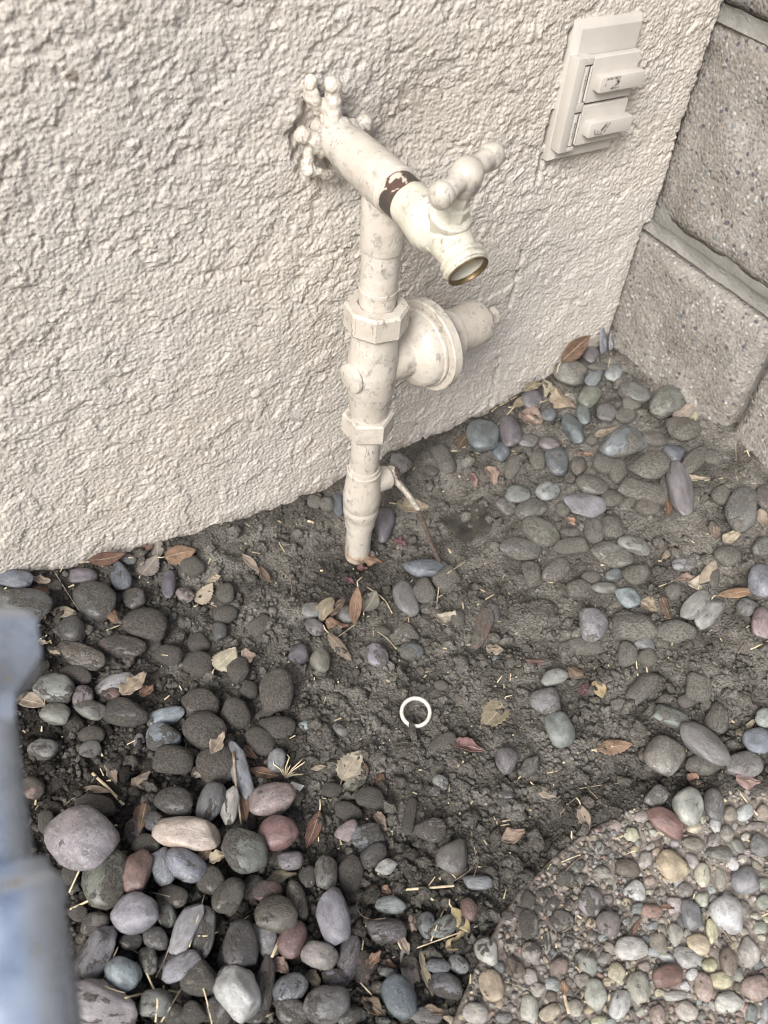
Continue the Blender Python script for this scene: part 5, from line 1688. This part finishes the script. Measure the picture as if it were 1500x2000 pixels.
# ------------------------------------------------------------------ straws, twigs and thin roots
TWIGS = '''
A 2 t 265,290 320,380 385,480
A 2 t 160,820 215,870 220,960
A 14 s 450,1275 530,1350 605,1430 | thick split pale straw across dark soil near the galvanised pipe
A 5 t 305,1440 350,1400 410,1375
A 8 s 520,578 590,550
A 3 t 75,520 110,560 150,620
A 4 s 635,980 670,990
A 5 s 790,697 820,700
A 4 s 620,1135 660,1115
B 6 s 1210,325 1250,300 1290,275 | short pale straw on bare soil beyond the crumpled pale leaf
B 6 s 510,495 570,452 620,415
B 7 s 665,240 720,275 760,310 790,370 | curved pale grass blade beside the grey egg stone
B 6 t 820,430 870,385 900,370 915,320
B 3 s 720,460 770,495 810,545
B 4 s 400,835 430,865 455,890
B 4 s 1060,175 1105,145 1150,115
B 3 s 215,-20 240,30 265,70
B 2 t 240,155 290,200 300,250 300,290
B 3 s 1020,230 1010,300 1005,370
B 3 s 1070,1205 1065,1300
B 7 t 1180,1360 1175,1430 1180,1500
B 5 s 1300,1390 1380,1375 1465,1362
B 5 t 480,1005 500,960
B 4 s 820,940 850,970
E 13 s 870,712 1040,700 1210,685 | straight thick pale straw near the slab edge
E 14 s 975,730 1050,780 1125,838 | flat pale straw sloping below the straight thick one
E 6 s 940,1055 1120,990 1300,925 | long thin straw crossing the golden leaf
E 4 s 1025,1015 1060,925 1100,830
E 6 s 1130,800 1175,770 1220,745
E 8 s 645,905 635,980 620,1070 | pale straw standing beside the lavender stone
E 2 t 690,715 600,770 585,810 620,870 680,890 760,878 | thin hair-like root curling round the green-grey stone
E 6 t 1268,280 1265,420 1290,500 1270,590 1180,650 1130,680 | long grey root curling past the kidney stone
E 4 s 1010,690 1030,665 1050,635
E 4 s 740,1140 800,1110 870,1080
E 5 s 610,1255 660,1310 710,1360
E 3 s 1070,520 1110,580 1170,645
E 3 t 1290,480 1305,540 1275,640
E 3 s 1300,580 1350,575 1400,590
E 4 s 130,985 125,1050 95,1110
C 5 s 80,455 120,425 165,400
C 7 s 850,690 858,740 865,800 | short straw standing on a soil-caked stone
C 4 s 950,370 1000,352 1040,335
C 3 t 580,1350 700,1330 830,1320 | thin straight root along the slab top edge
C 3 t 620,1350 690,1420 750,1480
C 4 t 485,1475 530,1420 570,1390
C 10 s 1350,1350 1400,1420 1450,1480 | thick straw lying on the slab near the frame side
C 3 t 1350,700 1390,630
C 8 s 1415,670 1460,650 1510,625
C 4 s 890,440 960,410
C 3 s 420,1275 480,1262
G 9 s 180,675 240,610 310,530 | slanting straw leaning on the mauve oval stone
G 6 s 385,565 460,545 530,525 | pale straw across the corner leaves
G 4 s 1165,605 1230,650 1305,692
G 4 s 1190,945 1250,940 1300,930
G 6 t 1340,740 1345,830 1343,920
G 4 s 720,395 728,350 735,310
G 3 s 1010,440 1015,1000
G 5 s 150,610 200,560 260,520
D 7 s 150,800 195,700 250,590 | long straw beside the galvanised pipe over the heap
D 10 s 155,890 200,868 250,845
D 9 s 450,1360 580,1330 660,1318 740,1332 | curved straw across the stones near the picture bottom
D 8 s 555,1210 590,1290 625,1370 610,1490 | bent straw running down to the picture bottom
D 6 s 640,1490 700,1390 755,1300
D 6 t 685,1085 655,1170 610,1255
D 6 t 420,1060 470,1090 520,1125
D 4 t 590,800 690,820 740,850
D 5 s 330,1270 370,1180 410,1090
D 3 s 835,1030 890,1032 945,1008
D 4 s 790,1090 830,950 872,810
D 4 t 340,1298 390,1318 450,1335
D 4 s 865,1310 890,1400 912,1505
D 16 t 1025,50 1040,250 1068,440 | flat grey grass blade lying over the wedge stone
D 3 s 1130,1490 1240,1440
D 3 s 1225,1145 1250,1090 1270,1035
F 4 s 180,265 260,250 340,240
F 4 t 490,530 540,470 600,425
F 3 t 580,1000 590,950 640,880 710,840 | thin root arching over the slab pebbles
F 14 s 505,1105 515,1150 530,1200 | stubby pale straw at the bottom of the slab
F 3 t 1270,780 1320,850 1375,930
F 3 t 210,1040 300,1070 400,1110
F 5 s 790,430 825,412 860,402
F 3 s 490,460 560,430 600,420
F 5 s 770,900 790,940
F 4 s 1330,465 1385,440
'''
for k, ln in enumerate(TWIGS.strip().splitlines()):
    part = [p.strip() for p in ln.split('|')]; t = part[0].split()
    ox, oy, sc = CROPS[t[0]]
    pp = [(ox + float(q.split(',')[0]) / sc, oy + float(q.split(',')[1]) / sc) for q in t[3:]]
    if t[0] == 'G' and pp[0][1] < 740 and abs(pp[0][1] - pp[-1][1]) > 150: continue
    # smooth the polyline
    fine = []
    for a, b in zip(pp, pp[1:]):
        for s in np.linspace(0, 1, 5)[:-1]: fine.append((a[0] + (b[0] - a[0]) * s, a[1] + (b[1] - a[1]) * s))
    fine.append(pp[-1])
    for _ in range(2):
        fine = [fine[0]] + [tuple((fine[i - 1][c] + 2 * fine[i][c] + fine[i + 1][c]) / 4 for c in (0, 1)) for i in range(1, len(fine) - 1)] + [fine[-1]]
    rad = max(0.00045, float(t[1]) / sc / 2 * 0.72 / F_PX)
    zs = []
    for (x, y) in fine:
        z = 0.0
        for _ in range(5):
            P = at_z(x, y, z); z = 0.5 * z + 0.5 * (top_h(P[0], P[1]) + rad * 0.8)
        zs.append(z)
    for _ in range(6):   # stiff: spans the gaps between stones
        zs = [max(zs[i], (zs[max(0, i - 1)] + zs[min(len(zs) - 1, i + 1)]) / 2) for i in range(len(zs))]
    pts = [Vector(at_z(x, y, z)) for (x, y), z in zip(fine, zs)]
    pts = [Vector((p.x, min(p.y, -0.004), p.z)) for p in pts]
    bm = bmesh.new()
    n = len(pts)
    tube(bm, pts, [rad * (1 - 0.45 * i / (n - 1)) if t[2] == 't' else rad * (1 + 0.12 * math.sin(i * 1.7 + k)) for i in range(n)], 7, True, 0.55)
    o = bm_obj('straw' if t[2] == 's' else 'thin_root', bm, M['straw'] if t[2] == 's' else M['twig'])
    mid_ = pp[len(pp) // 2]
    if len(part) > 1: lab = part[1]
    else:
        lg = sum(math.hypot(b[0] - a[0], b[1] - a[1]) for a, b in zip(pp, pp[1:]))
        lab = unique_label(('short ' if lg < 40 else 'long ' if lg > 85 else '') + ('pale dry straw' if t[2] == 's' else 'thin brown root'), (pp[0][0] + pp[-1][0]) / 2, (pp[0][1] + pp[-1][1]) / 2)
    tag(o, lab, 'straw' if t[2] == 's' else 'root', 'straws and roots on the ground')

# tuft of dry grass
g0 = at_z(80 + 1300 / 2.7273, 1450 + 155 / 2.7273, 0.0); zt = top_h(g0[0], g0[1])
tuft = empty('grass_tuft', (g0[0], g0[1], zt)); tag(tuft, 'little tuft of dry yellow grass beside the pink granite stone', 'grass tuft')
rr_ = random.Random(5)
for i in range(14):
    a = rr_.uniform(-0.4, 1.9); l = rr_.uniform(0.008, 0.019)
    bm = bmesh.new()
    p = Vector((0, 0, 0.001)); dv = Vector((math.cos(a), math.sin(a), rr_.uniform(0.15, 0.7)))
    tube(bm, [p, p + dv * l * 0.4 + Vector((0, 0, 0.003)), p + dv * l * 0.75 + Vector((rr_.uniform(-.003, .003), 0, 0.002)), p + dv * l], [0.0006, 0.0006, 0.0005, 0.0002], 5)
    bm_obj('blade', bm, M['straw'], tuft)

# ------------------------------------------------------------------ white plastic ring standing in the soil
rc = at_z(812, 1391, -0.005)
zr = float(ground_h(np.array([rc[0]]), np.array([rc[1]]))[0]) - 0.001
ring = empty('plastic_ring', (rc[0], rc[1], zr)); tag(ring, 'white plastic ring half pressed into the soil in the middle of the clearing', 'ring')
bm = bmesh.new()
R0, RT = 0.0118, 0.0017
nu, nv = 72, 16
vs = [[bm.verts.new(((R0 + RT * math.cos(2 * math.pi * j / nv)) * math.cos(2 * math.pi * i / nu), (R0 + RT * math.cos(2 * math.pi * j / nv)) * math.sin(2 * math.pi * i / nu), 1.5 * RT * math.sin(2 * math.pi * j / nv))) for j in range(nv)] for i in range(nu)]
for i in range(nu):
    for j in range(nv): bm.faces.new((vs[i][j], vs[(i + 1) % nu][j], vs[(i + 1) % nu][(j + 1) % nv], vs[i][(j + 1) % nv]))
rb = bm_obj('band', bm, M['plastic'], ring)
view = Vector(CAM - rc).normalized()
rb.rotation_euler = (Vector((view.x * 0.5, view.y * 0.5, 1)).normalized()).to_track_quat('Z', 'Y').to_euler()
rb.location = (0, 0, 0.0100)

def clod_obj(name, P, sx, sy, sz, rot, seed, label):
    v, f = ICO3; v = v.copy()
    off = Vector((seed, seed * 2, 1))
    v = v * np.array([1 + 0.35 * mnoise.noise(Vector(q) * 1.4 + off) + 0.16 * mnoise.noise(Vector(q) * 4 + off) + 0.07 * mnoise.noise(Vector(q) * 10 + off) for q in v])[:, None]
    o = mesh_obj(name, v * np.array([sx, sy, sz]), f, M['soil'])
    at = o.data.attributes.new('damp', 'FLOAT', 'POINT'); at.data.foreach_set('value', np.full(len(v), 0.25, np.float32))
    o.location = P; o.rotation_euler = (0, 0, rot)
    tag(o, label, 'clod', 'clods of soil')
for i, (px, py, a, b, ang, lab) in enumerate(((806, 1428, 6, 22, 90, 'narrow tongue of soil pushing through the white ring'), (801, 1470, 24, 27, 0, 'soil clod below the white ring'), (605, 1398, 22, 18, 0, 'low soil clod beside the pale blue chip'),
        (630, 1440, 30, 22, 20, 'broad soil clod above the pale spade-shaped leaf'), (1240, 1225, 46, 30, 0, 'wide earth clod below the slanted pale stone'), (1060, 1190, 30, 20, 10, 'crumbly clod beside the red wedge stone'), (690, 1425, 20, 15, 0, 'small clod to the side of the ring'))):
    P, A, B, h, rot = fit_ellipsoid(px, py, a, min(a, b) if a > b else b, 0, lambda x, y: float(ground_base(np.array([x]), np.array([y]))[0]) + (0.006 if i == 0 else 0.0), 0.4, 0.5)
    dep = (ROT.T @ (P - CAM))[2]
    clod_obj('soil_clod', P, a * dep / F_PX, b * dep / F_PX / 0.85, (0.9 if i == 0 else 0.55) * min(a, b) * dep / F_PX, -0.35 if i == 0 else 0.5 * i, 3.1 * i, lab)

# white chip
wc = at_z(577, 1527, 0.0); zc = top_h(wc[0], wc[1])
bm = bmesh.new(); rbox(bm, (-0.0052, -0.0032, 0), (0.0052, 0.0032, 0.0014), 0.0003)
for v in bm.verts: v.co.x += 0.3 * v.co.y
chip = bm_obj('white_chip', bm, M['plastic'], None, True, 30); chip.location = (wc[0], wc[1], zc + 0.0012); chip.rotation_euler = (0.25, 0.2, -0.75)
tag(chip, 'flat white plastic chip beside the pink granite stone', 'chip')

# feathers in the corner
for i, (px0, py0, px1, py1, w, lab) in enumerate(((1184, 696, 1175, 636, 13, 'blue-grey feather standing in the wall corner'), (1196, 688, 1192, 652, 8, 'smaller grey feather tucked beside the taller one in the corner'))):
    a, b = Vector(at_y(px0, py0, -0.016)), Vector(at_y(px1, py1, -0.012))
    fe = empty('feather', a); tag(fe, lab, 'feather', 'feathers in the wall corner')
    bm = bmesh.new(); tube(bm, [Vector((0, 0, 0)), (b - a) * 0.5 + Vector((0.0, -0.001, 0)), b - a], [0.0007, 0.0005, 0.0002], 6); bm_obj('shaft', bm, M['plastic'], fe)
    U = (b - a); N = Vector((0.2, -1, 0.3)).normalized(); V = U.normalized().cross(N).normalized()
    vs, fs = [], []
    for k in range(13):
        s = 0.15 + 0.85 * k / 12; ww = w / F_PX * 1.1 * math.sin(math.pi * min(1, (0.1 + 0.88 * s)) ** 0.8)
        for j, q in enumerate((-1, -0.5, 0, 0.5, 1)):
            vs.append(U * s + V * (ww * q * (1.0 if q < 0 else 0.75)) + N * (0.0012 * (1 - q * q)) + U * (0.03 * abs(q)))
    for k in range(12):
        for j in range(4): fs.append((k * 5 + j, k * 5 + j + 1, k * 5 + j + 6, k * 5 + j + 5))
    vo = mesh_obj('vane', vs, fs, M['feather'], fe); sm = vo.modifiers.new('t', 'SOLIDIFY'); sm.thickness = 0.0003

# scrap of landscape fabric: real woven strands half buried beside the lever
fc = at_z(905, 1030, -0.03); zf_ = float(ground_base(np.array([fc[0]]), np.array([fc[1]]))[0])
bm = bmesh.new()
def fab(u, v):
    x = fc[0] - 0.030 + 0.062 * u; y = fc[1] - 0.024 + 0.046 * v
    g = float(ground_base(np.array([x]), np.array([y]))[0])
    lip = math.exp(-((u * 0.9 + (1 - v) * 0.25) / 0.28) ** 2)
    return Vector((x + 0.006 * v, y, g + 0.0045 + 0.007 * lip + 0.0022 * float(pnoise(u * 3, v * 3, 400))))
def inside(u, v):
    e = 0.06 * float(pnoise(u * 14, v * 14, 410))
    return u + e > 0.05 + 0.25 * (1 - v) and u + e < 0.95 - 0.3 * (1 - v) * 0.5 and 0.06 < v + e < 0.95
nu_, nv_ = 52, 40
g_ = [[bm.verts.new(fab(i / nu_, j / nv_)) for j in range(nv_ + 1)] for i in range(nu_ + 1)]
for i in range(nu_):
    for j in range(nv_):
        if inside((i + .5) / nu_, (j + .5) / nv_) and not (i % 2 and j % 2): bm.faces.new((g_[i][j], g_[i + 1][j], g_[i + 1][j + 1], g_[i][j + 1]))
bmesh.ops.delete(bm, geom=[v for v in bm.verts if not v.link_faces], context='VERTS')
fabo = bm_obj('landscape_fabric', bm, M['fabric']); sm = fabo.modifiers.new('t', 'SOLIDIFY'); sm.thickness = 0.0004
tag(fabo, 'torn dark landscape fabric poking from the soil beside the lever', 'fabric')

# ------------------------------------------------------------------ crumbs of soil and plant litter (uncountable)
def scatter(name, n, rmin, rmax, base, pw, seed, region, zoff=0.3):
    g = np.random.default_rng(seed)
    v0, f0 = base; f0 = np.array(f0)
    px = g.uniform(region[0], region[2], n); py = g.uniform(region[1], region[3], n)
    pts = np.array([at_z(a, b, 0.0) for a, b in zip(px, py)])
    x, y = pts[:, 0], pts[:, 1]
    ok = (y < -0.003) & (x < 0.688)
    x, y = x[ok], y[ok]
    dens = 0.5 + 0.5 * pnoise(x * 14, y * 14, seed)
    ok = g.uniform(0, 1, len(x)) < 0.35 + dens
    x, y = x[ok], y[ok]; n = len(x)
    on = np.hypot(x - SLAB_C[0], y - SLAB_C[1]) < SLAB_R - 0.002
    keep = ~on | (g.uniform(0, 1, n) < 0.7 * np.exp(-((x - 0.27) / 0.08) ** 2 - ((y + 0.46) / 0.06) ** 2) + 0.06)
    x, y, on = x[keep], y[keep], on[keep]; n = len(x)
    z = ground_h(x, y); z = np.where(on, np.maximum(z, SLAB_Z), z)
    r = rmin + (rmax - rmin) * g.uniform(0, 1, n) ** pw
    r = np.where(on, np.minimum(r, 0.0018), r)
    ang = g.uniform(0, 6.28, n)
    jit = 1 + 0.34 * g.normal(size=(n, len(v0), 1)).clip(-1.5, 1.5)
    vv = v0[None] * jit * r[:, None, None] * g.uniform(0.65, 1.25, (n, 1, 3))
    c, s = np.cos(ang)[:, None], np.sin(ang)[:, None]
    X_ = vv[..., 0] * c - vv[..., 1] * s; Y_ = vv[..., 0] * s + vv[..., 1] * c
    vv = np.stack([X_ + x[:, None], Y_ + y[:, None], vv[..., 2] * 0.8 + (z + r * zoff)[:, None]], -1)
    nvt = len(v0)
    ff = (f0[None] + (np.arange(n) * nvt)[:, None, None]).reshape(-1, 3)
    me = bpy.data.meshes.new(name)
    me.vertices.add(n * nvt); me.vertices.foreach_set('co', vv.reshape(-1).astype(np.float32))
    me.loops.add(ff.size); me.loops.foreach_set('vertex_index', ff.reshape(-1).astype(np.int32))
    me.polygons.add(len(ff)); me.polygons.foreach_set('loop_start', np.arange(0, ff.size, 3, dtype=np.int32))
    me.update(calc_edges=True); me.shade_smooth()
    at = me.attributes.new('damp', 'FLOAT', 'POINT')
    at.data.foreach_set('value', np.repeat(np.clip(damp_at(x, y) * g.uniform(0.35, 1.15, n), 0, 1), nvt).astype(np.float32))
    me.materials.append(M['soil'])
    o = bpy.data.objects.new(name, me); col.objects.link(o)
    return o
_i0 = ico(1)
tag(scatter('soil_crumbs', 38000, 0.0006, 0.0030, _i0, 1.9, 3, (-60, 560, 1600, 2080)), 'fine crumbs of soil strewn over the ground', kind='stuff')
tag(scatter('soil_lumps', 7000, 0.0013, 0.0068, ICO1, 3.4, 4, (-60, 600, 1600, 2080), 0.2), 'small lumps of dry soil between the pebbles', kind='stuff')
# litter: tiny straw and leaf scraps
g = np.random.default_rng(9)
vs, fs = [], []
for _ in range(800):
    px, py = g.uniform(-20, 1540), g.uniform(620, 2040)
    P = at_z(px, py, 0.0)
    if P[1] > -0.004 or P[0] > 0.685: continue
    zz_ = ground_quick(P[0], P[1])
    if (P[0] - SLAB_C[0]) ** 2 + (P[1] - SLAB_C[1]) ** 2 < SLAB_R ** 2: zz_ = max(zz_, SLAB_Z)
    a = g.uniform(0, 6.28); l = 0.0006 + 0.0034 * g.uniform() ** 2.5; w = g.uniform(0.00025, 0.0009)
    d = np.array([math.cos(a), math.sin(a), g.uniform(-0.3, 0.5)]); e = np.array([-d[1], d[0], g.uniform(-0.5, 0.5)]) * w
    c = np.array([P[0], P[1], zz_ + 0.0014]); u = np.array([0, 0, 0.00035])
    b = len(vs)
    for q in (-1, 1):
        for (s, r_) in ((-1, -1), (-1, 1), (1, 1), (1, -1)): vs.append(c + d * l * s + e * r_ * (1 if s < 0 else 0.5) + u * q)
    fs += [(b, b + 1, b + 2, b + 3), (b + 7, b + 6, b + 5, b + 4), (b, b + 4, b + 5, b + 1), (b + 1, b + 5, b + 6, b + 2), (b + 2, b + 6, b + 7, b + 3), (b + 3, b + 7, b + 4, b)]
tag(mesh_obj('plant_litter', vs, fs, M['straw'], None, False), 'tiny scraps of straw and leaf over the soil', kind='stuff')
